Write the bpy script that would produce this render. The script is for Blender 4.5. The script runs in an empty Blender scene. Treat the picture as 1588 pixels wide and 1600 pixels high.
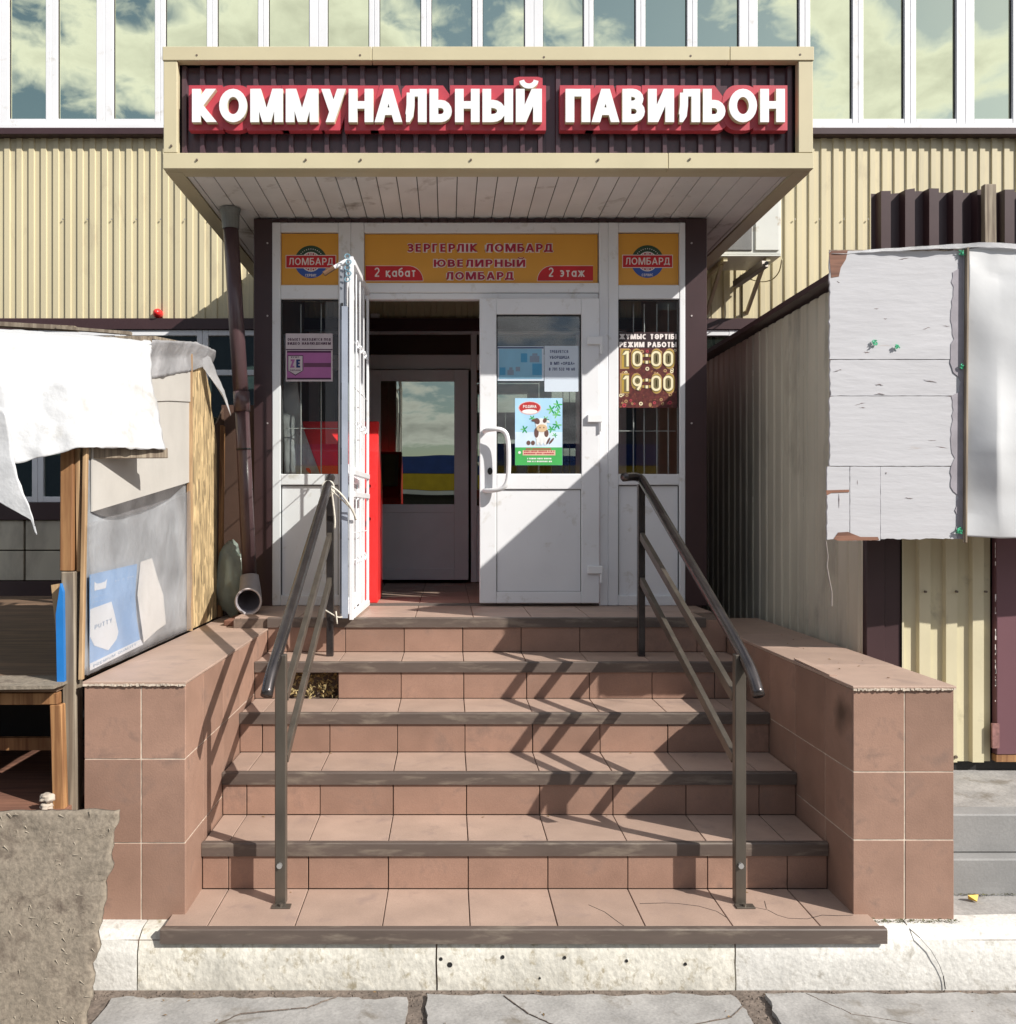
import bpy, bmesh, math, random
from math import sin, cos, pi, radians
from mathutils import Vector, noise as mnoise
random.seed(7)
R = random.uniform
sc = bpy.context.scene
COL = sc.collection

# ------------------------------------------------------------------ camera
F, CX, CZ = 1440.0, 700.0, 1.764
cam = bpy.data.cameras.new('camera')
cam.sensor_fit = 'HORIZONTAL'; cam.sensor_width = 36.0
cam.lens = F / 1588 * 36
cam.shift_x = (794 - CX) / 1588
cam.shift_y = 0.0
cam.clip_start = .05; cam.clip_end = 500
camo = bpy.data.objects.new('camera', cam); COL.objects.link(camo)
camo.location = (0, 0, CZ); camo.rotation_euler = (radians(90), 0, 0)
sc.camera = camo

# ------------------------------------------------------------------ light
SD = Vector((-1, .711, -.9)).normalized()          # direction the sunlight travels
ELEV = math.asin(-SD.z); AZ = math.atan2(-SD.x, -SD.y)
w = bpy.data.worlds.new('World'); sc.world = w; w.use_nodes = True
nt = w.node_tree; nt.nodes.clear()
out = nt.nodes.new('ShaderNodeOutputWorld'); bg = nt.nodes.new('ShaderNodeBackground')
sky = nt.nodes.new('ShaderNodeTexSky'); sky.sky_type = 'NISHITA'; sky.sun_disc = False
sky.sun_elevation = ELEV; sky.sun_rotation = AZ; sky.air_density = 1.0; sky.dust_density = 1.0
tc = nt.nodes.new('ShaderNodeTexCoord')
sep = nt.nodes.new('ShaderNodeSeparateXYZ'); nt.links.new(tc.outputs['Generated'], sep.inputs[0])
addz = nt.nodes.new('ShaderNodeMath'); addz.operation = 'ADD'; addz.inputs[1].default_value = .25
mxz = nt.nodes.new('ShaderNodeMath'); mxz.operation = 'MAXIMUM'; mxz.inputs[1].default_value = .0
nt.links.new(sep.outputs['Z'], mxz.inputs[0]); nt.links.new(mxz.outputs[0], addz.inputs[0])
dv = nt.nodes.new('ShaderNodeVectorMath'); dv.operation = 'DIVIDE'
cmb = nt.nodes.new('ShaderNodeCombineXYZ')
for i in range(3): nt.links.new(addz.outputs[0], cmb.inputs[i])
nt.links.new(tc.outputs['Generated'], dv.inputs[0]); nt.links.new(cmb.outputs[0], dv.inputs[1])
nz = nt.nodes.new('ShaderNodeTexNoise'); nz.inputs['Scale'].default_value = 2.1
nz.inputs['Detail'].default_value = 9; nz.inputs['Roughness'].default_value = .62; nz.inputs['Distortion'].default_value = .08
skm = nt.nodes.new('ShaderNodeMapping'); skm.inputs['Location'].default_value = (11, 5, 1)
nt.links.new(dv.outputs[0], skm.inputs[0]); nt.links.new(skm.outputs[0], nz.inputs['Vector'])
cr = nt.nodes.new('ShaderNodeValToRGB'); cr.color_ramp.elements[0].position = .475; cr.color_ramp.elements[1].position = .535
nt.links.new(nz.outputs['Fac'], cr.inputs[0])
cr2 = nt.nodes.new('ShaderNodeValToRGB')
cr2.color_ramp.elements[0].position = .5; cr2.color_ramp.elements[0].color = (10.3, 10.5, 10.7, 1)
cr2.color_ramp.elements[1].position = .72; cr2.color_ramp.elements[1].color = (3.6, 3.7, 3.8, 1)
nt.links.new(nz.outputs['Fac'], cr2.inputs[0])
mix = nt.nodes.new('ShaderNodeMix'); mix.data_type = 'RGBA'
nt.links.new(cr.outputs[0], mix.inputs['Factor']); nt.links.new(sky.outputs[0], mix.inputs['A']); nt.links.new(cr2.outputs[0], mix.inputs['B'])
nt.links.new(mix.outputs['Result'], bg.inputs['Color'])
bg.inputs['Strength'].default_value = .08
nt.links.new(bg.outputs[0], out.inputs[0])

sl = bpy.data.lights.new('sun', 'SUN'); sl.energy = 5.0; sl.angle = radians(.5); sl.color = (1, .95, .87)
so = bpy.data.objects.new('sun', sl); COL.objects.link(so)
so.rotation_euler = SD.to_track_quat('-Z', 'Y').to_euler(); so.location = (6, -4, 8)

sc.view_settings.view_transform = 'Standard'; sc.view_settings.look = 'None'
sc.view_settings.exposure = .36; sc.view_settings.gamma = 1
sc.render.engine = 'CYCLES'
sc.cycles.max_bounces = 8; sc.cycles.transparent_max_bounces = 12
sc.cycles.caustics_reflective = False; sc.cycles.caustics_refractive = False
sc.cycles.use_denoising = True

# ------------------------------------------------------------------ helpers
def W(px, py, Y):
    "world point at depth Y seen at a place of the photograph"
    return Vector(((px - CX) * Y / F, Y, CZ + (800 - py) * Y / F))
def X_(px, Y): return (px - CX) * Y / F
def Z_(py, Y): return CZ + (800 - py) * Y / F
def hexc(h, k=1.0):
    r = []
    for i in (0, 2, 4):
        c = int(h[i:i + 2], 16) / 255
        c = c / 12.92 if c <= .04045 else ((c + .055) / 1.055) ** 2.4
        r.append(min(1, c * k))
    return (*r, 1)
def dark(c, k): return (c[0] * k, c[1] * k, c[2] * k, 1)

def mat(name, col, rough=.6, metal=0.0, var=.12, vscale=6, bump=0.0, bscale=60, rnd=0.0, dirt=None, dscale=3, damt=.5,
        stretch=(1, 1, 1), spec=.5, fine=0.0):
    m = bpy.data.materials.new(name); m.use_nodes = True
    n = m.node_tree.nodes; l = m.node_tree.links; p = n['Principled BSDF']
    p.inputs['Roughness'].default_value = rough; p.inputs['Metallic'].default_value = metal
    p.inputs['Specular IOR Level'].default_value = spec
    t = n.new('ShaderNodeTexCoord'); mp = n.new('ShaderNodeMapping'); mp.inputs['Scale'].default_value = stretch
    l.new(t.outputs['Object'], mp.inputs[0])
    nz = n.new('ShaderNodeTexNoise'); nz.inputs['Scale'].default_value = vscale; nz.inputs['Detail'].default_value = 6
    l.new(mp.outputs[0], nz.inputs['Vector'])
    mr = n.new('ShaderNodeMapRange'); mr.inputs['From Min'].default_value = .3; mr.inputs['From Max'].default_value = .7
    mr.inputs['To Min'].default_value = 1 - var; mr.inputs['To Max'].default_value = 1 + var
    l.new(nz.outputs['Fac'], mr.inputs['Value'])
    v = mr.outputs[0]
    if rnd:
        oi = n.new('ShaderNodeObjectInfo'); m2 = n.new('ShaderNodeMapRange')
        m2.inputs['To Min'].default_value = 1 - rnd; m2.inputs['To Max'].default_value = 1 + rnd
        l.new(oi.outputs['Random'], m2.inputs['Value'])
        mm = n.new('ShaderNodeMath'); mm.operation = 'MULTIPLY'; l.new(v, mm.inputs[0]); l.new(m2.outputs[0], mm.inputs[1]); v = mm.outputs[0]
    if fine:
        nf = n.new('ShaderNodeTexNoise'); nf.inputs['Scale'].default_value = bscale * 2.2; nf.inputs['Detail'].default_value = 3
        l.new(t.outputs['Object'], nf.inputs['Vector'])
        m3 = n.new('ShaderNodeMapRange'); m3.inputs['From Min'].default_value = .3; m3.inputs['From Max'].default_value = .7
        m3.inputs['To Min'].default_value = 1 - fine; m3.inputs['To Max'].default_value = 1 + fine
        l.new(nf.outputs['Fac'], m3.inputs['Value'])
        mm = n.new('ShaderNodeMath'); mm.operation = 'MULTIPLY'; l.new(v, mm.inputs[0]); l.new(m3.outputs[0], mm.inputs[1]); v = mm.outputs[0]
    vm = n.new('ShaderNodeVectorMath'); vm.operation = 'SCALE'; vm.inputs[0].default_value = col[:3]; l.new(v, vm.inputs['Scale'])
    cout = vm.outputs[0]
    if dirt:
        nd = n.new('ShaderNodeTexNoise'); nd.inputs['Scale'].default_value = dscale; nd.inputs['Detail'].default_value = 10
        nd.inputs['Roughness'].default_value = .65; nd.inputs['Distortion'].default_value = .3
        l.new(mp.outputs[0], nd.inputs['Vector'])
        rp = n.new('ShaderNodeMapRange'); rp.inputs['From Min'].default_value = .66 - damt * .3; rp.inputs['From Max'].default_value = .78 - damt * .25
        l.new(nd.outputs['Fac'], rp.inputs['Value'])
        mx = n.new('ShaderNodeMix'); mx.data_type = 'RGBA'; mx.inputs['B'].default_value = dirt
        l.new(rp.outputs[0], mx.inputs['Factor']); l.new(cout, mx.inputs['A']); cout = mx.outputs['Result']
    l.new(cout, p.inputs['Base Color'])
    if bump:
        nb = n.new('ShaderNodeTexNoise'); nb.inputs['Scale'].default_value = bscale; nb.inputs['Detail'].default_value = 6
        l.new(mp.outputs[0], nb.inputs['Vector'])
        b = n.new('ShaderNodeBump'); b.inputs['Strength'].default_value = 1; b.inputs['Distance'].default_value = bump
        l.new(nb.outputs['Fac'], b.inputs['Height']); l.new(b.outputs[0], p.inputs['Normal'])
    return m

def wood(name, col, col2, axis='Z', scale=1.0, rough=.75, bump=.002, rnd=.1):
    m = mat(name, col, rough, var=.2, vscale=5, rnd=rnd)
    n = m.node_tree.nodes; l = m.node_tree.links; p = n['Principled BSDF']
    t = n.new('ShaderNodeTexCoord'); mp = n.new('ShaderNodeMapping')
    s = [42 * scale] * 3; s['XYZ'.index(axis)] = 2.2 * scale; mp.inputs['Scale'].default_value = s
    l.new(t.outputs['Object'], mp.inputs[0])
    nz = n.new('ShaderNodeTexNoise'); nz.inputs['Scale'].default_value = 1; nz.inputs['Detail'].default_value = 6; nz.inputs['Distortion'].default_value = .6
    l.new(mp.outputs[0], nz.inputs['Vector'])
    r = n.new('ShaderNodeMapRange'); r.inputs['From Min'].default_value = .4; r.inputs['From Max'].default_value = .62; l.new(nz.outputs['Fac'], r.inputs['Value'])
    mx = n.new('ShaderNodeMix'); mx.data_type = 'RGBA'; mx.inputs['B'].default_value = col2
    src = p.inputs['Base Color'].links[0].from_socket
    l.new(r.outputs[0], mx.inputs['Factor']); l.new(src, mx.inputs['A']); l.new(mx.outputs['Result'], p.inputs['Base Color'])
    b = n.new('ShaderNodeBump'); b.inputs['Distance'].default_value = bump; l.new(nz.outputs['Fac'], b.inputs['Height']); l.new(b.outputs[0], p.inputs['Normal'])
    return m

def glass(name, tint=(.9, .95, .93, 1), refl=.12):
    m = bpy.data.materials.new(name); m.use_nodes = True; n = m.node_tree.nodes; l = m.node_tree.links; n.clear()
    o = n.new('ShaderNodeOutputMaterial'); tr = n.new('ShaderNodeBsdfTransparent'); tr.inputs[0].default_value = tint
    gl = n.new('ShaderNodeBsdfGlossy'); gl.inputs['Roughness'].default_value = .01; gl.inputs['Color'].default_value = (1, 1, 1, 1)
    lw = n.new('ShaderNodeLayerWeight'); lw.inputs['Blend'].default_value = .3
    mr = n.new('ShaderNodeMapRange'); mr.inputs['To Min'].default_value = refl; mr.inputs['To Max'].default_value = .8
    pw = n.new('ShaderNodeMath'); pw.operation = 'POWER'; pw.inputs[1].default_value = 4
    l.new(lw.outputs['Facing'], pw.inputs[0]); l.new(pw.outputs[0], mr.inputs['Value'])
    mx = n.new('ShaderNodeMixShader'); l.new(mr.outputs[0], mx.inputs[0]); l.new(tr.outputs[0], mx.inputs[1]); l.new(gl.outputs[0], mx.inputs[2])
    l.new(mx.outputs[0], o.inputs[0]); return m

def mirror(name, col, rough=.02, wav=.0006, base=(.01, .012, .012, 1), amt=1.0):
    m = bpy.data.materials.new(name); m.use_nodes = True; n = m.node_tree.nodes; l = m.node_tree.links; n.clear()
    o = n.new('ShaderNodeOutputMaterial'); df = n.new('ShaderNodeBsdfDiffuse'); df.inputs[0].default_value = base
    gl = n.new('ShaderNodeBsdfGlossy'); gl.inputs['Roughness'].default_value = rough; gl.inputs['Color'].default_value = col
    t = n.new('ShaderNodeTexCoord'); nz = n.new('ShaderNodeTexNoise'); nz.inputs['Scale'].default_value = 1.6; nz.inputs['Detail'].default_value = 1
    l.new(t.outputs['Object'], nz.inputs['Vector'])
    b = n.new('ShaderNodeBump'); b.inputs['Distance'].default_value = wav * 8; l.new(nz.outputs['Fac'], b.inputs['Height']); l.new(b.outputs[0], gl.inputs['Normal'])
    mx = n.new('ShaderNodeMixShader'); mx.inputs[0].default_value = amt
    l.new(df.outputs[0], mx.inputs[1]); l.new(gl.outputs[0], mx.inputs[2]); l.new(mx.outputs[0], o.inputs[0]); return m

def plastic(name, col, trans=.35, rough=.35):
    m = bpy.data.materials.new(name); m.use_nodes = True; n = m.node_tree.nodes; l = m.node_tree.links
    p = n['Principled BSDF']; p.inputs['Base Color'].default_value = col; p.inputs['Roughness'].default_value = rough
    o = n['Material Output']; tr = n.new('ShaderNodeBsdfTransparent'); tl = n.new('ShaderNodeBsdfTranslucent'); tl.inputs[0].default_value = col
    t = n.new('ShaderNodeTexCoord'); nz = n.new('ShaderNodeTexNoise'); nz.inputs['Scale'].default_value = 4; nz.inputs['Detail'].default_value = 8
    l.new(t.outputs['Object'], nz.inputs['Vector'])
    b = n.new('ShaderNodeBump'); b.inputs['Distance'].default_value = .035; l.new(nz.outputs['Fac'], b.inputs['Height']); l.new(b.outputs[0], p.inputs['Normal'])
    hz = n.new('ShaderNodeMapRange'); hz.inputs['From Min'].default_value = .35; hz.inputs['From Max'].default_value = .65; hz.inputs['To Min'].default_value = .72; hz.inputs['To Max'].default_value = 1.25; l.new(nz.outputs['Fac'], hz.inputs['Value']); sv = n.new('ShaderNodeVectorMath'); sv.operation = 'SCALE'; sv.inputs[0].default_value = col[:3]; l.new(hz.outputs[0], sv.inputs['Scale']); l.new(sv.outputs[0], p.inputs['Base Color'])
    a = n.new('ShaderNodeMixShader'); a.inputs[0].default_value = .35; l.new(p.outputs[0], a.inputs[1]); l.new(tl.outputs[0], a.inputs[2])
    c = n.new('ShaderNodeMixShader'); c.inputs[0].default_value = trans; l.new(a.outputs[0], c.inputs[1]); l.new(tr.outputs[0], c.inputs[2])
    l.new(c.outputs[0], o.inputs[0]); return m

def tag(o, label=None, cat=None, group=None, kind=None):
    if label: o['label'] = label
    if cat: o['category'] = cat
    if group: o['group'] = group
    if kind: o['kind'] = kind
    return o
def T(name, label, cat, loc, group=None, kind=None):
    o = bpy.data.objects.new(name, None); COL.objects.link(o); o.location = loc; o.empty_display_size = .1
    return tag(o, label, cat, group, kind)
def rootloc(o):
    while o.parent: o = o.parent
    return Vector(o.location)

class G:
    def __init__(s): s.v = []; s.f = []
    def add(s, vs, fs):
        k = len(s.v); s.v += [Vector(v) for v in vs]; s.f += [tuple(i + k for i in f) for f in fs]; return s
    def box(s, x0, x1, y0, y1, z0, z1):
        if x0 > x1: x0, x1 = x1, x0
        if y0 > y1: y0, y1 = y1, y0
        if z0 > z1: z0, z1 = z1, z0
        return s.add([(x0, y0, z0), (x1, y0, z0), (x1, y1, z0), (x0, y1, z0), (x0, y0, z1), (x1, y0, z1), (x1, y1, z1), (x0, y1, z1)],
                     [(0, 3, 2, 1), (4, 5, 6, 7), (0, 1, 5, 4), (1, 2, 6, 5), (2, 3, 7, 6), (3, 0, 4, 7)])
    def beam(s, a, b, wx, wz, up=(0, 0, 1)):
        a = Vector(a); b = Vector(b); d = (b - a).normalized(); up = Vector(up)
        if abs(d.dot(up)) > .95: up = Vector((0, 1, 0))
        u = d.cross(up).normalized(); n = u.cross(d).normalized()
        vs = []
        for p in (a, b):
            for su, sn in ((-1, -1), (1, -1), (1, 1), (-1, 1)): vs.append(p + u * su * wx / 2 + n * sn * wz / 2)
        return s.add(vs, [(0, 1, 2, 3), (7, 6, 5, 4), (0, 4, 5, 1), (1, 5, 6, 2), (2, 6, 7, 3), (3, 7, 4, 0)])
    def tube(s, pts, r, n=12, caps=True, rs=None):
        pts = [Vector(p) for p in pts]; base = len(s.v); rings = []
        prev = None
        for i, p in enumerate(pts):
            d = (pts[min(i + 1, len(pts) - 1)] - pts[max(i - 1, 0)]).normalized()
            if prev is None:
                up = Vector((0, 0, 1)) if abs(d.z) < .9 else Vector((1, 0, 0)); u = d.cross(up).normalized()
            else: u = (prev - d * prev.dot(d)).normalized()
            prev = u; v = d.cross(u); rr = rs[i] if rs else r
            rings.append([p + (u * cos(2 * pi * k / n) + v * sin(2 * pi * k / n)) * rr for k in range(n)])
        for rg in rings: s.v += rg
        for i in range(len(rings) - 1):
            for k in range(n):
                a = base + i * n + k; b = base + i * n + (k + 1) % n
                s.f.append((a, b, b + n, a + n))
        if caps:
            s.f.append(tuple(base + k for k in range(n))[::-1]); s.f.append(tuple(base + (len(rings) - 1) * n + k for k in range(n)))
        return s
    def prism(s, poly, fn, d0, d1):
        "poly = list of (a,b); fn(a,b,d) -> xyz"
        n = len(poly)
        vs = [fn(a, b, d0) for a, b in poly] + [fn(a, b, d1) for a, b in poly]
        fs = [tuple(range(n)), tuple(range(2 * n - 1, n - 1, -1))] + [(i, i + n, (i + 1) % n + n, (i + 1) % n) for i in range(n)]
        return s.add(vs, fs)
    def obj(s, name, m, parent=None, smooth=False, bevel=0, seg=1, solid=0):
        me = bpy.data.meshes.new(name)
        off = rootloc(parent) if parent else Vector((0, 0, 0))
        own = None
        if not parent and s.v:
            xs = [v.x for v in s.v]; ys = [v.y for v in s.v]; zs = [v.z for v in s.v]
            own = Vector(((min(xs) + max(xs)) / 2, (min(ys) + max(ys)) / 2, min(zs))); off = own
        me.from_pydata([tuple(v - off) for v in s.v], [], s.f)
        bm = bmesh.new(); bm.from_mesh(me)
        bmesh.ops.recalc_face_normals(bm, faces=bm.faces)
        if bevel: bmesh.ops.bevel(bm, geom=list(bm.edges), offset=bevel, segments=seg, affect='EDGES', profile=.5)
        bm.to_mesh(me); bm.free()
        if smooth: me.polygons.foreach_set('use_smooth', [True] * len(me.polygons))
        me.materials.append(m)
        o = bpy.data.objects.new(name, me); COL.objects.link(o)
        if parent: o.parent = parent
        else: o.location = own
        if solid:
            md = o.modifiers.new('thickness', 'SOLIDIFY'); md.thickness = solid; md.offset = 0
        return o
def box(name, b, m, parent=None, bevel=0, **k): return G().box(*b).obj(name, m, parent, bevel=bevel, **k)

def smooth_some(o, ang=40):
    me = o.data; me.polygons.foreach_set('use_smooth', [True] * len(me.polygons))
    try: me.set_sharp_from_angle(angle=radians(ang))
    except Exception: pass
    return o

def corr(name, u0, u1, z0, z1, fn, pitch, depth, m, parent, crown=.45, slope=.06, phase=0.0, wav=0.0, topfn=None):
    "corrugated sheet: fn(u, d, z) -> xyz, d = how far it stands proud"
    prof = []
    k = math.floor((u0 - phase) / pitch) - 1
    while phase + k * pitch < u1:
        b = phase + k * pitch
        for f, d in ((0, 0), (1 - crown - 2 * slope, 0), (1 - crown - slope, 1), (1 - slope, 1)): prof.append((b + f * pitch, d * depth))
        k += 1
    pr = []
    def at(u):
        for (a, da), (b, db) in zip(prof, prof[1:]):
            if a <= u <= b: return da + (db - da) * (u - a) / max(b - a, 1e-9)
        return 0
    pr = [(u0, at(u0))] + [(u, d) for u, d in prof if u0 < u < u1] + [(u1, at(u1))]
    zs = [z0, z1] if not wav else [z0 + (z1 - z0) * i / 5 for i in range(6)]
    g = G(); n = len(pr)
    for iz, z in enumerate(zs):
        for u, d in pr:
            zz = z
            if topfn and iz == len(zs) - 1: zz = z + topfn(u)
            dd = d + (wav * mnoise.noise(Vector((u * 3, z * 2, 1))) if wav else 0)
            g.v.append(Vector(fn(u, dd, zz)))
    for i in range(len(zs) - 1):
        for j in range(n - 1): g.f.append((i * n + j, i * n + j + 1, (i + 1) * n + j + 1, (i + 1) * n + j))
    return g.obj(name, m, parent)

def patch(name, rows, m, parent=None, nu=40, nv=24, amp=.01, freq=4, seed=0, solid=.003, dirn=(0, 1, 0), edge=.0):
    "draped sheet through rows of 3D points (each row a polyline left to right)"
    def along(pl, t):
        t *= len(pl) - 1; i = min(int(t), len(pl) - 2); return Vector(pl[i]).lerp(Vector(pl[i + 1]), t - i)
    g = G(); dn = Vector(dirn)
    for j in range(nv + 1):
        tj = j / nv * (len(rows) - 1); a = min(int(tj), len(rows) - 2); f = tj - a
        for i in range(nu + 1):
            t = i / nu; p = along(rows[a], t).lerp(along(rows[a + 1], t), f)
            nn = mnoise.noise(Vector((p.x * freq + seed, p.y * freq, p.z * freq * .6))) + .5 * mnoise.noise(Vector((p.x * freq * 2.7, p.y * freq * 2.7 + seed, p.z * freq * 2.1)))
            p = p + dn * nn * amp
            if edge and (i in (0, nu) or j in (0, nv)):
                q = Vector((p.x * 23 + seed, p.y * 23, p.z * 23)); p = p + Vector((mnoise.noise(q), 0, mnoise.noise(q + Vector((9, 3, 1))))) * edge
            g.v.append(p)
    for j in range(nv):
        for i in range(nu): k = j * (nu + 1) + i; g.f.append((k, k + 1, k + nu + 2, k + nu + 1))
    return g.obj(name, m, parent, smooth=True, solid=solid)

# ------------------------------------------------------------------ lettering (stroke font)
def arc(cx, cy, rx, ry, a0, a1, n=12):
    return [(cx + rx * cos(radians(a0 + (a1 - a0) * i / n)), cy + ry * sin(radians(a0 + (a1 - a0) * i / n))) for i in range(n + 1)]
def bowl(x0, x1, y0, y1, n=8):
    ry = (y1 - y0) / 2; rx = min((x1 - x0) * .6, .5); return [(x0, y1)] + arc(x1 - rx, y0 + ry, rx, ry, 90, -90, n) + [(x0, y0)]
def rbowl(x0, x1, y0, y1): return [(x1 + x0 - a, b) for a, b in bowl(x0, x1, y0, y1)]
O_ = ('C', arc(.5, .5, .5, .5, 0, 345, 23))
GL = {
 'К': (.72, [('V', 0, 0, 1), ('D', .12, .5, .95, 1), ('D', .12, .5, 1, 0)]),
 'О': (.86, [O_]), 'М': (.98, [('V', 0, 0, 1), ('V', 1, 0, 1), ('D', .5, 0, .08, 1), ('D', .5, 0, .92, 1)]),
 'У': (.74, [('D', .5, .25, 0, 1), ('D', .28, 0, 1, 1)]), 'Н': (.74, [('V', 0, 0, 1), ('V', 1, 0, 1), ('H', .52, 0, 1)]),
 'А': (.84, [('D', 0, 0, .5, 1), ('D', 1, 0, .5, 1), ('H', .27, .2, .8)]),
 'Л': (.76, [('V', 1, 0, 1), ('H', 1, .3, 1), ('P', [(.3, 1), (.29, .5), (.22, .12), (.1, 0), (.02, 0)])]),
 'Ь': (.68, [('V', 0, 0, 1), ('P', bowl(0, 1, 0, .56))]), 'Ъ': (.8, [('V', .2, 0, 1), ('H', 1, -.1, .2), ('P', bowl(.2, 1, 0, .56))]),
 'Ы': (.92, [('V', 0, 0, 1), ('V', 1, 0, 1), ('P', bowl(0, .66, 0, .56))]),
 'И': (.78, [('V', 0, 0, 1), ('V', 1, 0, 1), ('D', .08, 0, .92, 1)]),
 'Й': (.78, [('V', 0, 0, 1), ('V', 1, 0, 1), ('D', .08, 0, .92, 1), ('P', arc(.5, 1.52, .42, .26, 188, 352))]),
 'П': (.74, [('V', 0, 0, 1), ('V', 1, 0, 1), ('H', 1, 0, 1)]),
 'В': (.68, [('V', 0, 0, 1), ('P', bowl(0, .9, .53, 1)), ('P', bowl(0, 1, 0, .53))]),
 'З': (.66, [('P', [(.0, .88)] + arc(.45, .78, .5, .22, 120, -90, 10) + [(.2, .55)]), ('P', [(.2, .51)] + arc(.45, .26, .55, .26, 90, -130, 10) + [(0, .1)])]),
 'Е': (.62, [('V', 0, 0, 1), ('H', 1, 0, 1), ('H', .52, 0, .9), ('H', 0, 0, 1)]),
 'Р': (.66, [('V', 0, 0, 1), ('P', bowl(0, 1, .42, 1))]), 'Г': (.6, [('V', 0, 0, 1), ('H', 1, 0, 1)]),
 'І': (.26, [('V', .5, 0, 1)]), 'I': (.26, [('V', .5, 0, 1)]),
 'Б': (.68, [('V', 0, 0, 1), ('H', 1, 0, .92), ('P', bowl(0, 1, 0, .56))]),
 'Д': (.88, [('V', .84, 0, 1), ('H', 1, .3, .84), ('P', [(.3, 1), (.28, .5), (.16, 0)]), ('H', 0, -.02, 1.02), ('V', 0, -.18, .08), ('V', 1, -.18, .08)]),
 'Ю': (1.1, [('V', 0, 0, 1), ('H', .5, 0, .35), ('C', arc(.66, .5, .34, .5, 0, 345, 23))]),
 'С': (.76, [('P', arc(.55, .5, .55, .5, 55, 305, 18))]), 'Т': (.7, [('H', 1, 0, 1), ('V', .5, 0, 1)]),
 'Ж': (1.04, [('V', .5, 0, 1), ('D', .42, .5, .04, 1), ('D', .42, .5, 0, 0), ('D', .58, .5, .96, 1), ('D', .58, .5, 1, 0)]),
 'Ұ': (.72, [('D', .5, .4, 0, 1), ('D', .5, .4, 1, 1), ('V', .5, 0, .5), ('H', .28, .15, .85)]),
 'Ә': (.84, [('P', arc(.5, .5, .5, .5, 165, -180, 20)), ('H', .45, 0, 1)]),
 'Я': (.68, [('V', 1, 0, 1), ('P', rbowl(0, 1, .42, 1)), ('D', 0, 0, .6, .45)]),
 'Щ': (1.05, [('V', 0, 0, 1), ('V', .46, 0, 1), ('V', .92, 0, 1), ('H', 0, 0, 1.05), ('V', 1.02, -.2, .05)]),
 'Ц': (.8, [('V', 0, 0, 1), ('V', .88, 0, 1), ('H', 0, 0, 1.04), ('V', 1, -.2, .05)]),
 'Х': (.74, [('D', 0, 0, 1, 1), ('D', 1, 0, 0, 1)]),
 'Z': (.68, [('H', 1, 0, 1), ('H', 0, 0, 1), ('D', .05, 0, .95, 1)]), 'Q': (.86, [O_, ('D', .95, -.1, .6, .3)]), 'U': (.74, [('P', [(0, 1)] + arc(.5, .42, .5, .42, 180, 360, 10) + [(1, 1)])]),
 'L': (.58, [('V', 0, 0, 1), ('H', 0, 0, 1)]), 'Y': (.74, [('D', .5, .45, 0, 1), ('D', .5, .45, 1, 1), ('V', .5, 0, .5)]),
 'R': (.7, [('V', 0, 0, 1), ('P', bowl(0, 1, .45, 1)), ('D', .5, .45, 1, 0)]),
 '0': (.64, [('C', arc(.5, .74, .5, .26, 0, 180, 10) + arc(.5, .26, .5, .26, 180, 360, 10))]), '1': (.5, [('V', .7, 0, 1), ('D', 0, .8, .6, 1)]),
 '2': (.62, [('P', [(.02, .8)] + arc(.5, .72, .46, .28, 150, -30, 10) + [(.05, .02)]), ('H', 0, 0, 1)]),
 '9': (.64, [('C', arc(.5, .68, .5, .32, 0, 345, 20)), ('P', [(.98, .6), (.85, .3), (.5, .0)])]),
 '6': (.64, [('C', arc(.5, .32, .5, .32, 0, 345, 20)), ('P', [(.02, .4), (.15, .7), (.5, 1)])]),
 '8': (.64, [('C', arc(.5, .26, .5, .26, 0, 345, 18)), ('C', arc(.5, .76, .42, .24, 0, 345, 18))]),
 '7': (.6, [('H', 1, 0, 1), ('D', .25, 0, .95, 1)]), '3': (.62, [('P', arc(.45, .76, .45, .24, 150, -90, 10)), ('P', arc(.45, .26, .52, .26, 90, -150, 10))]),
 '5': (.62, [('H', 1, .1, .95), ('V', .08, .5, 1), ('P', [(.08, .58)] + arc(.45, .3, .52, .3, 90, -150, 10))]),
 ':': (.3, [('V', .5, .12, .34), ('V', .5, .64, .86)]),
 '«': (.5, [('D', .1, .4, .45, .7), ('D', .45, .1, .1, .4), ('D', .6, .4, .95, .7), ('D', .95, .1, .6, .4)]),
 '»': (.5, [('D', .05, .1, .4, .4), ('D', .4, .4, .05, .7), ('D', .55, .1, .9, .4), ('D', .9, .4, .55, .7)]),
 'а': (.58, [('V', 1, 0, .68), ('C', arc(.5, .3, .5, .3, 0, 345, 16))]),
 'б': (.58, [('C', arc(.5, .3, .5, .3, 0, 345, 16)), ('P', [(0, .3), (.05, .75), (.4, .9), (.9, 1)])]),
 'т': (.52, [('H', .66, 0, 1), ('V', .5, 0, .7)]), 'э': (.54, [('P', arc(.4, .34, .55, .34, 130, -130, 12)), ('H', .36, .3, .9)]),
 'ж': (.8, [('V', .5, 0, .7), ('D', .42, .35, .02, .7), ('D', .42, .35, 0, 0), ('D', .58, .35, .98, .7), ('D', .58, .35, 1, 0)]),
 'қ': (.54, [('V', 0, 0, .7), ('D', .12, .35, .9, .7), ('D', .12, .35, .9, 0), ('V', 1, -.2, .08)]),
 ' ': (.38, []), '-': (.4, [('H', .45, .1, .9)]),
}
LAT = dict(zip('ABEKMHOPCTXY', 'АВЕКМНОРСТХY'))
for a, b in LAT.items(): GL.setdefault(a, GL[b])

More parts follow.
